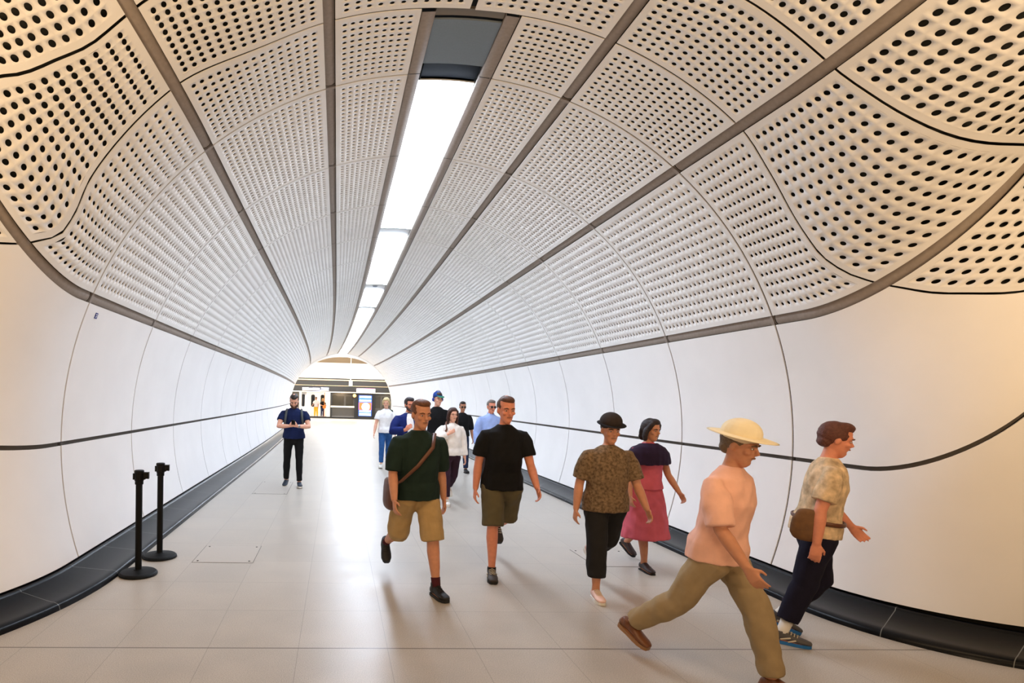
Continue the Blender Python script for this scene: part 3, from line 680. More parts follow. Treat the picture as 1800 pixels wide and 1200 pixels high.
        for j, (o_, ln) in enumerate(((.031, .070), (.0105, .080), (-.0105, .074), (-.031, .058))):
            p_ = Wr + hdir * .085 * hk + wv * o_ * hk; d_ = hdir.copy(); pts = [p_ - hdir * .012]; cum = 0
            pts.append(p_.copy())
            for q in range(3):
                cum += curl * (.75 + .12 * j); d_ = hdir * math.cos(cum) + pn2 * math.sin(cum) + wv * (o_ * 1.6); d_.normalize(); p_ = p_ + d_ * ln * hk * (.42, .32, .26)[q]; pts.append(p_.copy())
            B.loft(pts, [.0098 * hk, .0095 * hk, .0088 * hk, .0080 * hk, .0068 * hk], n=8)
        p_ = Wr + hdir * .03 * hk + wv * .030 * hk; d1 = (hdir * .62 + wv * .66 + pn2 * .42).normalized(); d2 = (hdir * .9 + wv * .15 + pn2 * .45).normalized()
        B.loft([p_ - d1 * .012, p_, p_ + d1 * .036 * hk, p_ + d1 * .036 * hk + d2 * .03 * hk], [.014 * hk, .0135 * hk, .011 * hk, .008 * hk], n=8)
    for sd, (hp, kn, an, M) in zip((-1, 1), Lg):
        lf = 1.0 * (w_ * .5 + .5); pts = [Vector((sd * .06 * s, 0, hz + .03 * s)), hp - Vector((0, 0, .05 * s)), hp.lerp(kn, .45), kn - (kn - hp) * .08, kn, kn.lerp(an, .28) + Vector((0, .012, 0)) * s, kn.lerp(an, .6), kn.lerp(an, .88), an + M @ Vector((0, .01, -.03)) * s]
        B.loft(pts, [x * s * lf for x in (.085, .086, .073, .057, .053, .056, .045, .034, .037)], n=14)
        B.loft([an + M @ (Vector(q) * s) for q in ((0, .045, -.045), (0, 0, -.045), (0, -.06, -.055), (0, -.12, -.066), (0, -.165, -.070))], [(.028 * s, .034 * s), (.033 * s, .042 * s), (.038 * s, .028 * s), (.042 * s, .017 * s), (.034 * s, .012 * s)], hint=M @ Vector((1, 0, 0)), n=12)
    add('body', remesh(B, v, 2, .4), skin(sk))
    # ---- face details
    wh = mat('eye_white', (196, 184, 176), .25); ir = mat('eye_dark', (34, 24, 20), .2)
    hcol = hair[1] if hair else (60, 44, 36); HM_ = mat('hair_%d_%d_%d' % hcol, hcol, .55, noise=.25, nscale=60, bump=.5, bscale=120, spec=.3)
    if vox < .0125:
        for sd in (-1, 1):
            e = MB(); e.ell(hd((sd * .031, -.083, .113)), (.0115 * hs, .0075 * hs, .0056 * hs), Mh, 12, 8); eo = add('eye', e.mesh('eye', True), wh)
            e = MB(); e.ell(hd((sd * .031, -.0885, .113)), (.0055 * hs, .0040 * hs, .0052 * hs), Mh, 10, 6); link('iris', e.mesh('iris', True), ir, eo)
            e = MB(); e.loft([hd((sd * .014, -.099, .131)), hd((sd * .031, -.099, .137)), hd((sd * .05, -.081, .131))], [.0035 * hs, .0055 * hs, .003 * hs], hint=(0, 0, 1), n=8); add('eyebrow', e.mesh('eyebrow', True), HM_)
        e = MB(); e.loft([hd((-.022, -.092, .055)), hd((-.008, -.1, .057)), hd((.008, -.1, .057)), hd((.022, -.092, .055))], [(.003 * hs, .003 * hs), (.006 * hs, .004 * hs), (.006 * hs, .004 * hs), (.003 * hs, .003 * hs)], hint=(0, 0, 1), n=8)
        add('mouth', e.mesh('mouth', True), mat('lips_' + sk, tuple(int(x * .72) for x in SKINS[sk]), .45))
    if hair:
        kind = hair[0]; h = MB()
        if kind in ('short', 'crop', 'bob', 'long', 'shaggy', 'bun'):
            e_ = .003 if kind == 'crop' else .007
            h.ell(hd((0, .020, .150)), ((.078 + e_) * hs, (.094 + e_) * hs, (.090 + e_) * hs), Mh, 20, 14)
            h.ell(hd((0, -.028, .205)), ((.060 + e_) * hs, (.062 + e_) * hs, (.036 + e_) * hs), Mh, 16, 10)
            h.ell(hd((0, .06, .09)), ((.055 + e_) * hs, (.045 + e_) * hs, .05 * hs), Mh, 16, 10)
        if kind == 'shaggy':
            for sd in (-1, 1): h.loft([hd((sd * .03, -.075, .2)), hd((sd * .068, -.05, .165)), hd((sd * .082, .0, .12)), hd((sd * .078, .03, .06))], [.02 * hs, .026 * hs, .026 * hs, .02 * hs], n=10)
            h.loft([hd((-.06, -.07, .178)), hd((0, -.093, .19)), hd((.06, -.07, .178))], [.018 * hs, .022 * hs, .018 * hs], n=10); h.ell(hd((0, .075, .06)), (.06 * hs, .03 * hs, .06 * hs), Mh)
        if kind in ('long', 'bob'):
            zl = -.09 if kind == 'long' else .0
            for sd in (-1, 1): h.loft([hd((sd * .02, -.066, .215)), hd((sd * .064, -.05, .175)), hd((sd * .086, -.012, .11)), hd((sd * .088, .0, .04)), hd((sd * .083, -.008, zl))], [.018 * hs, .028 * hs, (.026 * hs, .036 * hs), (.028 * hs, .038 * hs), (.02 * hs, .028 * hs)], n=12)
            h.loft([hd((0, .075, .16)), hd((0, .085, .08)), hd((0, .085, .02)), hd((0, .08, zl - .01))], [(.07 * hs, .04 * hs), (.078 * hs, .04 * hs), (.075 * hs, .035 * hs), (.055 * hs, .022 * hs)], hint=Mh @ Vector((1, 0, 0)), n=14)
        me = remesh(h, v * .9, 2); wrinkle(me, .0035, 3, 2.2); add('hair', me, HM_)
    if beard:
        b_ = MB(); b_.loft([hd((-.066, -.03, .085)), hd((-.052, -.062, .045)), hd((-.022, -.083, .02)), hd((.022, -.083, .02)), hd((.052, -.062, .045)), hd((.066, -.03, .085))], [(.022 * hs, .012 * hs)] * 6, hint=Mh @ Vector((0, .3, 1)), n=10)
        b_.loft([hd((-.034, -.086, .052)), hd((-.018, -.097, .071)), hd((.018, -.097, .071)), hd((.034, -.086, .052))], [.007 * hs] * 4, n=8); b_.ell(hd((0, -.082, .015)), (.03 * hs, .018 * hs, .02 * hs), Mh)
        add('beard', remesh(b_, v * .8, 2), mat('beard_%d' % beard[0], beard, .8, noise=.3, nscale=120))
    if glasses:
        g = MB()
        for sd in (-1, 1):
            g.ell(hd((sd * .032, -.101, .112)), (.026 * hs, .005 * hs, .019 * hs), Mh, 16, 8); g.loft([hd((sd * .055, -.092, .118)), hd((sd * .078, -.03, .118)), hd((sd * .08, .02, .115))], [.003 * hs] * 3, n=6)
        g.loft([hd((-.02, -.106, .116)), hd((.02, -.106, .116))], [.003 * hs] * 2, n=6); add('glasses', g.mesh('glasses', True), glasses)
    # ---- clothes
    if bottom:
        kd, frac, bc, loose = bottom['kind'], bottom.get('len', 1), bottom['mat'], bottom.get('loose', .012)
        b_ = MB(); L_ = loose * s
        pel = [(.845, .004, .12, .095), (.90, .003, .165, .112), (.97, .006, .172, .116), (1.045, .002, .156, .104 + belly * .5)]
        b_.loft([up((0, y, z)) if z > .95 else Vector((0, y * s, z * s)) for z, y, a, bb in pel], [(a * s * w_ + .010 * s, bb * s + .010 * s) for z, y, a, bb in pel], n=20)
        for sd, (hp, kn, an, M) in zip((-1, 1), Lg):
            full = [(Vector((sd * .062 * s, 0, hz)), .095), (hp - Vector((0, 0, .06 * s)), .094), (hp.lerp(kn, .5), .080), (kn, .064), (kn.lerp(an, .3), .064), (kn.lerp(an, .65), .054), (kn.lerp(an, .93), .050)]
            tpos = [0, .06, .25, .5, .65, .82, .97]; pts = []; rd = []
            for (p_, r_), tp in zip(full, tpos):
                if tp <= frac + .001: pts.append(p_); rd.append((r_ + L_ * (1 if tp < .3 else bottom.get('flare', 1)) / s) * s)
            if frac not in tpos:
                i = max(k for k in range(7) if tpos[k] <= frac)
                if i < 6:
                    q = (frac - tpos[i]) / (tpos[i + 1] - tpos[i]); pts.append(full[i][0].lerp(full[i + 1][0], q)); rd.append((full[i][1] * (1 - q) + full[i + 1][1] * q) * s + L_ * bottom.get('flare', 1))
            b_.loft(pts, rd, n=16, cap=False)
        if kd == 'skirt':
            b_ = MB(); zh = bottom['hem']; fl = bottom.get('skirt_flare', .05)
            b_.loft([up((0, 0, 1.06)), up((0, .003, .98)), Vector((0, 0, .88 * s)), Vector((0, -.01, (.88 + zh) / 2 * s)), Vector((0, -.02, zh * s))], [(.158 * s * w_, .112 * s), (.185 * s * w_, .13 * s), (.2 * s * w_, .145 * s), ((.205 + fl * .5) * s * w_, (.18 + fl * .6) * s), ((.21 + fl) * s * w_, (.2 + fl) * s)], n=24, cap=False)
        me = remesh(b_, v * 1.35, 4); wrinkle(me, bottom.get('wr', .0045), 11)
        add({'trousers': 'trousers', 'shorts': 'shorts', 'skirt': 'skirt'}[kd], me, bc)
    if top:
        c_ = MB(); lo = top.get('loose', .014); hem = top.get('hem', .90); sl = top.get('sleeve', .5)
        prof_ = [(1.45, .012, .105 * f, .068), (1.415, .006, .158 * f, .088), (1.35, -.002, .172 * f, .107), (1.26, -.008, .166 * f, .114), (1.15, -.004 - belly * .3, .154 * f, .107 + belly), (1.05, 0, .158 * (f * .5 + .5), .108 + belly * .7), (.97, .005, .178, .118 + belly * .5), (.90, .004, .182, .118 + belly * .4), (.82, .0, .186, .122 + belly * .3), (.7, 0, .18, .12)]
        q_ = [p_ for p_ in prof_ if p_[0] > hem + .02] + [(hem,) + tuple(np.array([p_ for p_ in prof_ if p_[0] <= hem + .02][0][1:]))]
        nk = top.get('neck', .012)
        c_.loft([up((0, .014, 1.478 + nk))] + [up((0, y, z)) for z, y, a, b in q_], [((.066 * f + .004) * s, .064 * s)] + [((a * w_ + lo * (1 if z < 1.3 else .7)) * s, (b * (w_ * .5 + .5) + lo * (1 if z < 1.3 else .7) + (.022 if z < 1.0 else 0)) * s) for z, y, a, b in q_], n=22, cap=False)
        for sd, (Sh, El, Wr, hdir, pn, hint) in zip((-1, 1), Ar):
            stn = [(0, up((sd * sw * .60, .01, 1.392)), .046), (.02, Sh, .050), (.12, Sh.lerp(El, .22), .058), (.3, Sh.lerp(El, .5), .057), (.53, El, .051), (.75, El.lerp(Wr, .5), .045), (.97, El.lerp(Wr, .97), .036)]
            pts = [q for t_, q, r_ in stn if t_ <= sl]; rd = [(r_ * am + lo * min(1, .25 + t_ * 4)) * s for t_, q, r_ in stn if t_ <= sl]
            i = max(k for k in range(7) if stn[k][0] <= sl)
            if i < 6 and sl > 0.05 and sl - stn[i][0] > .02:
                t_ = (sl - stn[i][0]) / (stn[i + 1][0] - stn[i][0]); pts.append(stn[i][1].lerp(stn[i + 1][1], t_)); rd.append(((stn[i][2] * (1 - t_) + stn[i + 1][2] * t_) * am + lo * 1.0) * s)
            if len(pts) > 1: c_.loft(pts, rd, n=14, cap=False)
        me = remesh(c_, v * 1.25, 3); wrinkle(me, top.get('wr', .004), 5); add(top.get('name', 'shirt'), me, top['mat'])
        if top.get('collar'):
            k_ = MB(); cc = [up((.064 * math.sin(t_), .014 - .062 * math.cos(t_), 1.492 + .012 * math.cos(t_ + math.pi))) for t_ in np.linspace(.5, 2 * math.pi - .5, 15)]
            k_.loft(cc, [(.022 * s, .007 * s)] * 15, hint=(0, .0, 1), n=8); add('collar', k_.mesh('collar', True), top['collar'])
    # ---- shoes and socks
    if shoe:
        for sd, (hp, kn, an, M) in zip((-1, 1), Lg):
            def fp(x, y, z): return an + M @ (Vector((x, y, z)) * s)
            st = [(.070, .026, .045), (.052, .037, .078), (.02, .040, .098), (-.02, .041, .094), (-.06, .045, .072), (-.11, .050, .052), (-.155, .047, .042), (-.185, .032, .032)]
            hx = Matrix.Identity(3)
            u_ = MB(); u_.loft([fp(0, y, -.083 + .012 + hgt / 2 * .92) for y, wd, hgt in st], [(wd * s * shoe.get('w', 1), hgt / 2 * s) for y, wd, hgt in st], hint=M @ Vector((1, 0, 0)), n=16)
            if shoe.get('ankle', True): u_.loft([fp(0, .012, -.03), fp(0, .014, shoe.get('high', .012))], [.043 * s, .044 * s], n=14, cap=False)
            so = add('shoe', remesh(u_, v * .8, 2), shoe['mat'])
            t_ = MB(); pts2 = [(-.19, .02), (-.175, .036), (-.13, .050), (-.08, .048), (-.02, .040), (.03, .040), (.062, .034), (.078, .016)]
            vs_ = []; n_ = len(pts2)
            for zz in (-.090, -.090 + shoe.get('sole_t', .026)):
                vs_ += [fp(x_, y_, zz) for y_, x_ in pts2] + [fp(-x_, y_, zz) for y_, x_ in pts2[::-1]]
            m_ = 2 * n_; fs_ = [tuple(range(m_))[::-1], tuple(range(m_, 2 * m_))] + [(k, (k + 1) % m_, m_ + (k + 1) % m_, m_ + k) for k in range(m_)]
            t_.add(vs_, fs_); link('sole', t_.mesh('sole'), shoe.get('sole', shoe['mat']), so)
            if shoe.get('lace'):
                t_ = MB()
                for y_, hh in ((-.035, .088), (-.055, .077), (-.075, .068), (-.095, .060)):
                    zt = -.083 + .012 + hh; t_.loft([fp(-.028, y_, zt - .012), fp(0, y_ - .006, zt + .003), fp(.028, y_, zt - .012)], [.004 * s] * 3, n=6)
                if shoe.get('stripe'):
                    for q in (-1, 1):
                        t_.loft([fp(q * .040, .01, -.05), fp(q * .046, -.05, -.028)], [.006 * s] * 2, n=6); t_.loft([fp(q * .045, -.04, -.06), fp(q * .047, -.085, -.04)], [.006 * s] * 2, n=6)
                link('laces', t_.mesh('laces', True), shoe['lace'], so)
            if sock:
                k_ = MB(); hgt = sock.get('h', .12); k_.loft([an + M @ Vector((0, .012, -.02)) * s, an.lerp(kn, .04), an.lerp(kn, hgt)], [.041 * s, .040 * s, .043 * s], n=14, cap=False); add('sock', k_.mesh('sock', True), sock['mat'])
    P.root, P.up, P.hd, P.Mh, P.Mup, P.Ar, P.Lg, P.s, P.hs, P.sw, P.add = root, up, hd, Mh, Mup, Ar, Lg, s, hs, sw, add
    bpy.context.view_layer.update()
    P.world = root.matrix_world.copy()
    return P
def carried(P, nm, label, cat, parts, kids=()):
    """a separate top-level thing placed where the person carries it; parts = [(name, MB, mat)]"""
    o = empty(nm, P.root.location, P.root.rotation_euler.z); tag(o, label, cat)
    for pn_, mb_, m_ in parts: link(pn_, mb_ if isinstance(mb_, bpy.types.Mesh) else mb_.mesh(pn_, True), m_, o)
    return o
def strap_path(P, pts, wdt, th=.006, hint=(1, 0, 0)):
    m = MB(); m.loft([P.up(p) for p in pts], [(wdt, th)] * len(pts), hint=hint, n=8); return m
BLK = cloth('black', (18, 18, 20)); NAVY = cloth('navy', (20, 32, 72)); WHT = cloth('white', (236, 236, 238)); JEAN = cloth('denim', (44, 86, 142), noise=.25, nscale=9); DJEAN = cloth('dark_denim', (30, 40, 66))
KHK = cloth('khaki', (170, 142, 98)); DKHK = cloth('dark_khaki', (92, 84, 62)); GRN = cloth('bottle_green', (26, 42, 36)); MAR = cloth('maroon_dark', (50, 30, 44)); DKT = cloth('charcoal', (34, 33, 34))
SOLEW = mat('sole_white', (226, 222, 214), .6); SOLEB = mat('sole_black', (20, 20, 20), .7); SOLEG = mat('sole_gum', (150, 110, 74), .6)
SHW = mat('shoe_white', (232, 230, 226), .55); SHB = mat('shoe_black', (16, 15, 16), .55); SHN = mat('shoe_navy', (30, 42, 58), .6); LACEW = mat('lace_pale', (206, 196, 176), .8); LACEB = mat('lace_black', (26, 24, 24), .8)
LEATHB = mat('brown_leather', (92, 52, 30), .45, noise=.15, nscale=20); STRAPB = cloth('strap_black', (24, 26, 28))
FWD = (0, -1, 0)
# 1 man reading his phone
P = person('man in a navy T-shirt and black trousers looking down at his phone', (-.70, 11.36), 2, 1.83, 'fair', 1.12, legs=((2, 22, 3, 10, 4), (8, 8, 2, -4, 2)), plant=1,
    arms=(('ik', (-.075, -.31, 1.155), (-1, .3, -.6), (.85, -.3, .25), (.2, .9, .5), (0, -.2, 1)), ('ik', (.075, -.31, 1.155), (1, .3, -.6), (-.85, -.3, .25), (-.2, .9, .5), (0, -.2, 1))),
    lean=4, head=(-2, 26), top=dict(mat=NAVY, sleeve=.33, hem=.91, loose=.014), bottom=dict(kind='trousers', len=.97, mat=BLK, loose=.004), shoe=dict(mat=SHN, sole=SOLEW), hair=('crop', (46, 36, 32)), beard=(74, 50, 40), vox=.009, curl=.7)
m = MB(); m.box(P.s * Vector((0, -.395, 1.225)), (.072, .012, .145), Matrix.Rotation(.9, 3, 'X')); ph = carried(P, 'phone', 'black phone held in both hands by the man in the navy T-shirt', 'phone', [('case', m, BLACK)])
m = MB(); m.box(P.s * Vector((0, -.389, 1.233)), (.064, .004, .132), Matrix.Rotation(.9, 3, 'X')); link('screen', m.mesh('screen'), mat('phone_screen', (40, 46, 60), .1), ph)
bp_ = MB(); bp_.loft([P.up((0, .19, z)) for z in (1.02, 1.1, 1.25, 1.38, 1.43)], [(.12, .05), (.145, .075), (.15, .08), (.13, .06), (.09, .035)], n=18)
sts = [('strap', strap_path(P, [(sd * .13, .16, 1.40), (sd * .135, .06, 1.462), (sd * .14, -.06, 1.442), (sd * .152, -.128, 1.34), (sd * .168, -.128, 1.2), (sd * .19, -.02, 1.10), (sd * .15, .15, 1.06)], .022), mat('strap_grey', (74, 80, 84), .8)) for sd in (-1, 1)]
carried(P, 'backpack', 'dark backpack with grey straps on the man reading his phone', 'backpack', [('pack', bp_, STRAPB)] + sts)
m = MB(); W_ = P.Ar[1][1].lerp(P.Ar[1][2], .9); dd = (P.Ar[1][2] - P.Ar[1][1]).normalized(); m.loft([W_ - dd * .012, W_ + dd * .012], [.036, .036], n=14); P.add('watch', m.mesh('watch', True), METAL)
# 2 fair-haired walker in white
P = person('fair-haired person in a white T-shirt and blue jeans with a shoulder bag', (1.17, 14.8), -4, 1.80, 'fair', .96, legs=((14, 6, 1, -6, 0), (-8, 26, -1, 22, 0)), plant=0, arms=(('fk', 8, 14, 10, 0), ('fk', -6, 10, 22, 10)), lean=2, head=(-6, 2),
    top=dict(mat=WHT, sleeve=.36, hem=.88, loose=.03), bottom=dict(kind='trousers', len=.95, mat=JEAN, loose=.006), shoe=dict(mat=SHW, sole=SOLEW, lace=LACEW), hair=('shaggy', (206, 186, 140)), vox=.0115)
bg = MB(); bg.loft([P.up((.255, .03, z)) for z in (.86, .95, 1.08, 1.14)], [(.03, .10), (.045, .13), (.045, .13), (.03, .11)], n=14)
carried(P, 'shoulder_bag', 'dark shoulder bag worn by the fair-haired person in white', 'bag', [('bag', bg, STRAPB), ('strap', strap_path(P, [(.235, .03, 1.12), (.21, .0, 1.3), (.15, -.04, 1.452), (.1, .04, 1.475), (.19, .11, 1.36), (.235, .06, 1.14)], .02), cloth('strap_green', (52, 66, 60)))])
# 3 man in a navy suit
P = person('bearded man in a navy suit jacket and white shirt behind the man in green', (1.23, 10.6), 4, 1.80, 'red', 1.12, legs=((10, 6, 2, -4, 0), (-12, 30, 2, 25, 0)), arms=(('ik', (-.1, -.30, 1.19), (-1, .2, -.6), (.5, -.5, .6), (.6, .6, 0), (0, -.3, 1)), ('fk', -4, 12, 24, 0)), lean=2, head=(14, 4),
    top=dict(mat=cloth('suit_navy', (22, 36, 98)), sleeve=.93, hem=.80, loose=.028, name='jacket', collar=WHT), bottom=dict(kind='trousers', len=.97, mat=DKT, loose=.012), shoe=dict(mat=SHB, sole=SOLEB), hair=('short', (52, 44, 44)), beard=(58, 44, 42), vox=.009, belly=.02)
m = MB(); m.loft([P.up((0, -.060, 1.475)), P.up((0, -.118, 1.40)), P.up((.01, -.155, 1.28)), P.up((.015, -.170, 1.12)), P.up((.015, -.165, 1.0))], [(.045, .012), (.066, .016), (.070, .018), (.058, .016), (.035, .012)], n=14); me = remesh(m, .008, 2); wrinkle(me, .003, 2); P.add('shirt_front', me, WHT)
# 4 tall person in a blue cap
P = person('tall person in a blue cap and blue headphones, black top, behind the suited man', (2.02, 12.1), -3, 1.93, 'fair', 1.0, legs=((10, 5, 1, -4, 0), (-10, 22, 1, 20, 0)), lean=1, head=(22, 4), top=dict(mat=BLK, sleeve=.36, hem=.9, loose=.02), bottom=dict(kind='trousers', len=.97, mat=DKT, loose=.012), shoe=dict(mat=SHB, sole=SOLEB), hair=('crop', (70, 56, 46)), vox=.0115)
BLUEC = cloth('cap_blue', (38, 74, 150)); m = MB(); m.ell(P.hd((0, .012, .178)), (.098, .118, .092), P.Mh, 18, 12); me = remesh(m, .009, 2); cp = P.add('cap', me, BLUEC)
m = MB(); m.loft([P.hd((0, -.05, .176)), P.hd((0, -.10, .172)), P.hd((0, -.15, .160)), P.hd((0, -.172, .154))], [(.078, .006), (.08, .006), (.066, .006), (.035, .005)], hint=P.Mh @ Vector((1, 0, 0)), n=14); link('peak', m.mesh('peak', True), cloth('peak_green', (46, 120, 96)), cp)
m = MB()
for sd in (-1, 1): m.ell(P.hd((sd * .092, .0, .105)), (.024, .036, .042), P.Mh, 14, 10)
m.loft([P.hd((.092 * math.cos(a), .005, .12 + .15 * math.sin(a))) for a in np.linspace(0, math.pi, 13)], [(.010, .006)] * 13, hint=(0, 1, 0), n=8); P.add('headphones', m.mesh('headphones', True), mat('headphone_blue', (34, 48, 140), .4))
# 5 man in bottle green with khaki shorts
P = person('man in a bottle green top and khaki shorts with black trainers, striding right', (.965, 5.12), 10, 1.80, 'tan', 1.1, legs=((-22, 40, 3, 42, 0), (20, 8, 3, -2, 4)), plant=1, arms=(('fk', 12, 10, 20, 5), ('fk', -14, 9, 18, 0)), lean=5, head=(8, 2), top=dict(mat=GRN, sleeve=.5, hem=.86, loose=.024, wr=.006), bottom=dict(kind='shorts', len=.52, mat=KHK, loose=.03, flare=1.5, wr=.007),
    shoe=dict(mat=SHB, sole=SOLEB, lace=LACEB, high=.035), sock=dict(mat=cloth('sock_maroon', (70, 26, 34)), h=.20), hair=('crop', (98, 62, 40)), belly=.03, vox=.007)
bg = MB(); bg.loft([P.up((-.25, .0, z)) for z in (.79, .83, .95, 1.02, 1.03)], [(.05, .125), (.058, .14), (.058, .14), (.05, .135), (.04, .12)], n=16); me = remesh(bg, .01, 2)
carried(P, 'messenger_bag', 'brown leather bag hanging at the hip of the man in green', 'bag', [('bag', me, LEATHB), ('strap', strap_path(P, [(-.262, -.05, .98), (-.2, -.17, 1.06), (-.06, -.19, 1.2), (.08, -.155, 1.36), (.135, -.03, 1.468), (.11, .1, 1.42), (-.05, .175, 1.2), (-.2, .16, 1.03), (-.262, .06, .99)], .018), LEATHB)])
# 6 woman in a white blouse
P = person('brown-haired woman in a white blouse and dark trousers holding her bag strap', (1.92, 9.70), 4, 1.65, 'fair', 1.08, legs=((12, 6, 0, -2, 0), (-14, 38, 1, 34, 0)), plant=0, arms=(('ik', (-.10, -.19, 1.30), (-1, .1, -.5), (.7, -.2, .5), (.5, .8, .1), (0, 0, 1)), ('fk', -4, 10, 14, 0)), lean=2, head=(8, 0), female=True,
    top=dict(mat=cloth('blouse_white', (232, 228, 224)), sleeve=.9, hem=.90, loose=.030, wr=.007, name='blouse'), bottom=dict(kind='trousers', len=.93, mat=MAR, loose=.006), shoe=dict(mat=SHW, sole=SOLEW, lace=LACEW), hair=('long', (62, 38, 32)), vox=.0085, belly=.02)
bg = MB(); bg.loft([P.up((-.235, .08, z)) for z in (.86, .92, 1.06, 1.12)], [(.04, .11), (.055, .13), (.05, .13), (.03, .11)], n=14)
carried(P, 'shoulder_bag', 'brown shoulder bag on the woman in the white blouse', 'bag', [('bag', bg, LEATHB), ('strap', strap_path(P, [(-.225, .02, 1.1), (-.19, -.1, 1.25), (-.13, -.125, 1.38), (-.115, -.02, 1.475), (-.16, .11, 1.36), (-.225, .1, 1.12)], .016), LEATHB)])
# 7 man in black behind her
P = person('man in a black top, dark glasses and jeans walking beside the right wall', (3.25, 14.1), 0, 1.75, 'mid', 1.0, legs=((-14, 36, 1, 32, 0), (12, 6, 1, -3, 0)), plant=1, arms=(('fk', 6, 10, 16, 0), ('fk', -8, 12, 16, 0)), lean=2, head=(0, 4), top=dict(mat=BLK, sleeve=.6, hem=.9, loose=.022), bottom=dict(kind='trousers', len=.97, mat=DJEAN, loose=.012), shoe=dict(mat=SHB, sole=SOLEB), hair=('crop', (40, 34, 32)), glasses=mat('dark_lens', (14, 14, 16), .15), vox=.0115)
# 8 man in pale blue shirt
P = person('older man in glasses and a pale blue shirt, dark trousers, behind the man in black', (3.02, 11.4), 3, 1.80, 'red', 1.08, legs=((12, 5, 2, -3, 0), (-12, 34, 2, 30, 0)), plant=0, arms=(('fk', 4, 14, 24, 8), ('fk', -6, 10, 18, 0)), lean=2, head=(6, 3), top=dict(mat=cloth('shirt_pale_blue', (150, 172, 224)), sleeve=.93, hem=.93, loose=.026, wr=.006, collar=cloth('shirt_pale_blue', (150, 172, 224))), bottom=dict(kind='trousers', len=.97, mat=cloth('trouser_brown', (58, 44, 42)), loose=.014), shoe=dict(mat=mat('shoe_tan', (128, 96, 72), .5), sole=SOLEG), hair=('crop', (108, 98, 92)), glasses=mat('grey_lens', (40, 40, 44), .15), belly=.035, vox=.0095)
# 9 man in black T-shirt with dark shorts
P = person('man in a black T-shirt and dark khaki shorts with laced walking shoes', (1.60, 5.66), 0, 1.83, 'red', 1.03, legs=((12, 5, 2, 0, 4), (-24, 44, 3, 40, 0)), plant=0, arms=(('fk', -10, 9, 16, 0), ('fk', 12, 12, 24, 5)), lean=4, head=(4, 2), top=dict(mat=BLK, sleeve=.40, hem=.85, loose=.022, wr=.006), bottom=dict(kind='shorts', len=.50, mat=DKHK, loose=.03, flare=1.4, wr=.007), shoe=dict(mat=mat('shoe_walking', (52, 44, 40), .7), sole=SOLEB, lace=LACEW, stripe=True, high=.02), sock=dict(mat=DKT, h=.06), hair=('crop', (86, 58, 46)), belly=.03, vox=.0075)
# 10 walker in dark hat and brown patterned shirt
BRP = cloth('brown_patterned', (112, 92, 70), noise=.55, nscale=42)
P = person('person in a dark brimmed hat, brown patterned shirt and cropped dark trousers', (2.42, 5.08), 2, 1.66, 'tan', 1.1, legs=((10, 5, 2, -2, 2), (-20, 42, 3, 38, 0)), plant=0, arms=(('fk', -8, 12, 14, 0), ('fk', 12, 14, 20, 5)), lean=3, head=(-6, 4), top=dict(mat=BRP, sleeve=.45, hem=.84, loose=.028, wr=.006), bottom=dict(kind='trousers', len=.84, mat=DKT, loose=.026, flare=1.3, wr=.006), shoe=dict(mat=mat('shoe_pale_pink', (226, 190, 178), .6), sole=SOLEW, lace=LACEW, ankle=False), hair=('crop', (60, 48, 42)), belly=.02, vox=.0075)
m = MB(); m.ell(P.hd((0, .008, .190)), (.098, .118, .090), P.Mh, 18, 12); me = remesh(m, .007, 2); ht = P.add('hat', me, cloth('hat_dark', (50, 42, 40)))
m = MB(); m.ell(P.hd((0, -.01, .172)), (.125, .15, .008), P.Mh @ Matrix.Rotation(.12, 3, 'X'), 24, 6); link('brim', m.mesh('brim', True), cloth('hat_band', (28, 25, 27)), ht)
# 11 woman in pink dress
PNK = cloth('dress_pink', (206, 96, 112), noise=.07)
P = person('dark-haired woman in a pink midi dress and a dark shawl with flat shoes', (3.38, 5.99), 12, 1.63, 'tan', 1.1, legs=((12, 6, 0, 0, 4), (-14, 30, 1, 30, 0)), plant=0, arms=(('fk', -6, 12, 24, 8), ('fk', 14, 12, 26, 5)), lean=3, head=(10, 3), female=True, top=dict(mat=PNK, sleeve=.28, hem=.95, loose=.022, name='bodice'), bottom=dict(kind='skirt', hem=.36, mat=PNK, wr=.008), shoe=dict(mat=mat('flat_dark', (44, 28, 26), .5), sole=SOLEB, ankle=False, sole_t=.012), hair=('bob', (42, 32, 32)), vox=.0078)
m = MB(); m.loft([P.up((0, .012, 1.474)), P.up((0, .006, 1.43)), P.up((0, .0, 1.37)), P.up((0, .0, 1.30)), P.up((0, .0, 1.24))], [(.10, .085), (.195, .125), (.245, .155), (.262, .17), (.272, .178)], n=24, cap=False); me = remesh(m, .010, 3); wrinkle(me, .006, 9); P.add('shawl', me, cloth('shawl_purple', (42, 28, 52)))
# 12 walker in cream sun hat and khaki trousers, closest
P = person('walker in a cream sun hat, coral top and khaki trousers striding right in front', (2.17, 3.99), 30, 1.72, 'tan', 1.05, legs=((-26, 26, 3, 22, 0), (28, 14, 3, -6, 0)), plant=0, arms=(('fk', 16, 10, 24, 5), ('fk', -16, 12, 20, 0)), lean=7, head=(6, 6), top=dict(mat=cloth('top_coral', (238, 186, 166), noise=.06), sleeve=.5, hem=.86, loose=.030, wr=.006), bottom=dict(kind='trousers', len=.97, mat=cloth('trouser_khaki', (158, 138, 106)), loose=.024, flare=1.0, wr=.007), shoe=dict(mat=mat('shoe_brown', (112, 66, 36), .4, noise=.15), sole=SOLEG), hair=('crop', (110, 92, 74)), vox=.0075)
CRM = cloth('hat_cream', (238, 226, 196), noise=.04); m = MB(); m.ell(P.hd((0, .008, .190)), (.101, .120, .092), P.Mh, 18, 12); me = remesh(m, .007, 2); ht = P.add('sun_hat', me, CRM)
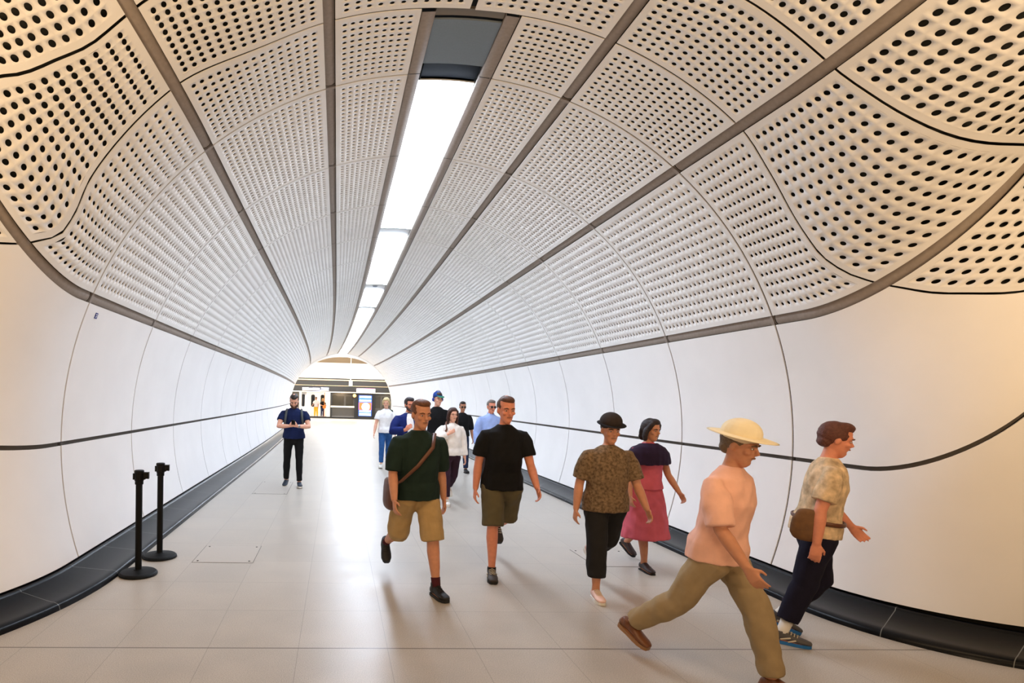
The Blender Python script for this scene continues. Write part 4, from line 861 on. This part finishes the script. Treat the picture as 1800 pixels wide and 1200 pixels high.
m = MB(); m.ell(P.hd((0, 0, .170)), (.185, .205, .010), P.Mh, 28, 6); link('brim', m.mesh('brim', True), CRM, ht)
# 13 right-hand walker
BLS = cloth('blouse_patterned', (206, 180, 146), noise=.4, nscale=16)
P = person('person in a beige patterned blouse and navy trousers with blue-soled trainers', (3.50, 4.17), 62, 1.70, 'red', 1.06, legs=((-11, 7, 2, 1, 0), (9, 46, 3, 20, 0)), plant=0, arms=(('fk', -16, 8, 12, 0), ('fk', 16, 12, 26, 5)), lean=7, head=(4, 4), top=dict(mat=BLS, sleeve=.42, hem=.88, loose=.026, wr=.006, name='blouse'), bottom=dict(kind='trousers', len=.88, mat=cloth('trouser_navy', (24, 22, 40)), loose=.022, wr=.006), shoe=dict(mat=mat('trainer_grey', (78, 76, 78), .6), sole=mat('sole_blue', (34, 112, 186), .5), lace=LACEW, stripe=True), sock=dict(mat=mat('sock_white', (232, 228, 222), .9), h=.24), hair=('short', (92, 54, 44)), vox=.0075)
bg = MB(); bg.loft([P.up((-.225, .11, z)) for z in (.86, .90, 1.0, 1.07)], [(.03, .08), (.042, .105), (.042, .105), (.035, .08)], n=16); me = remesh(bg, .01, 2)
carried(P, 'hip_bag', 'brown bag at the hip of the walker in the beige patterned blouse', 'bag', [('bag', me, mat('brown_canvas', (104, 70, 36), .7, noise=.2)), ('strap', strap_path(P, [(-.222 * math.cos(a), .168 * math.sin(a), 1.0) for a in np.linspace(0, 2 * math.pi, 25)], .016, hint=(0, 0, 1)), LEATHB)])
# passengers inside the train
P = person('train passenger in a pale grey top and yellow trousers seen through the open doors', (X_(554.5), YT + 1.5), -20, 1.72, 'mid', 1.0, legs=((2, 4, 2, 0, 0), (-2, 4, 2, 0, 0)), arms=(('fk', 20, 12, 40, 10), ('fk', 5, 8, 15, 0)), top=dict(mat=cloth('top_grey', (196, 190, 190)), sleeve=.4, hem=.9, loose=.03), bottom=dict(kind='trousers', len=.97, mat=cloth('trouser_mustard', (190, 148, 40)), loose=.02), shoe=dict(mat=SHB, sole=SOLEB), hair=('short', (42, 32, 28)), vox=.016)
P.root.location.z += .03
P = person('train passenger in dark clothes holding an orange bag by the doors', (X_(567), YT + 1.4), 25, 1.62, 'tan', 1.0, legs=((2, 4, 2, 0, 0), (-2, 4, 2, 0, 0)), arms=(('fk', 25, 12, 60, 20), ('fk', 25, 12, 60, 20)), top=dict(mat=BLK, sleeve=.4, hem=.9, loose=.03), bottom=dict(kind='trousers', len=.97, mat=DJEAN, loose=.015), shoe=dict(mat=SHB, sole=SOLEB), hair=('long', (196, 166, 110)), vox=.016)
P.root.location.z += .03
bg = MB(); bg.loft([P.up((.06, -.27, z)) for z in (.86, .9, 1.05, 1.12)], [(.12, .05), (.15, .07), (.15, .07), (.1, .04)], n=14); carried(P, 'handbag', 'orange bag held by the train passenger in dark clothes', 'bag', [('bag', bg, mat('orange_leather', (230, 120, 30), .5))])
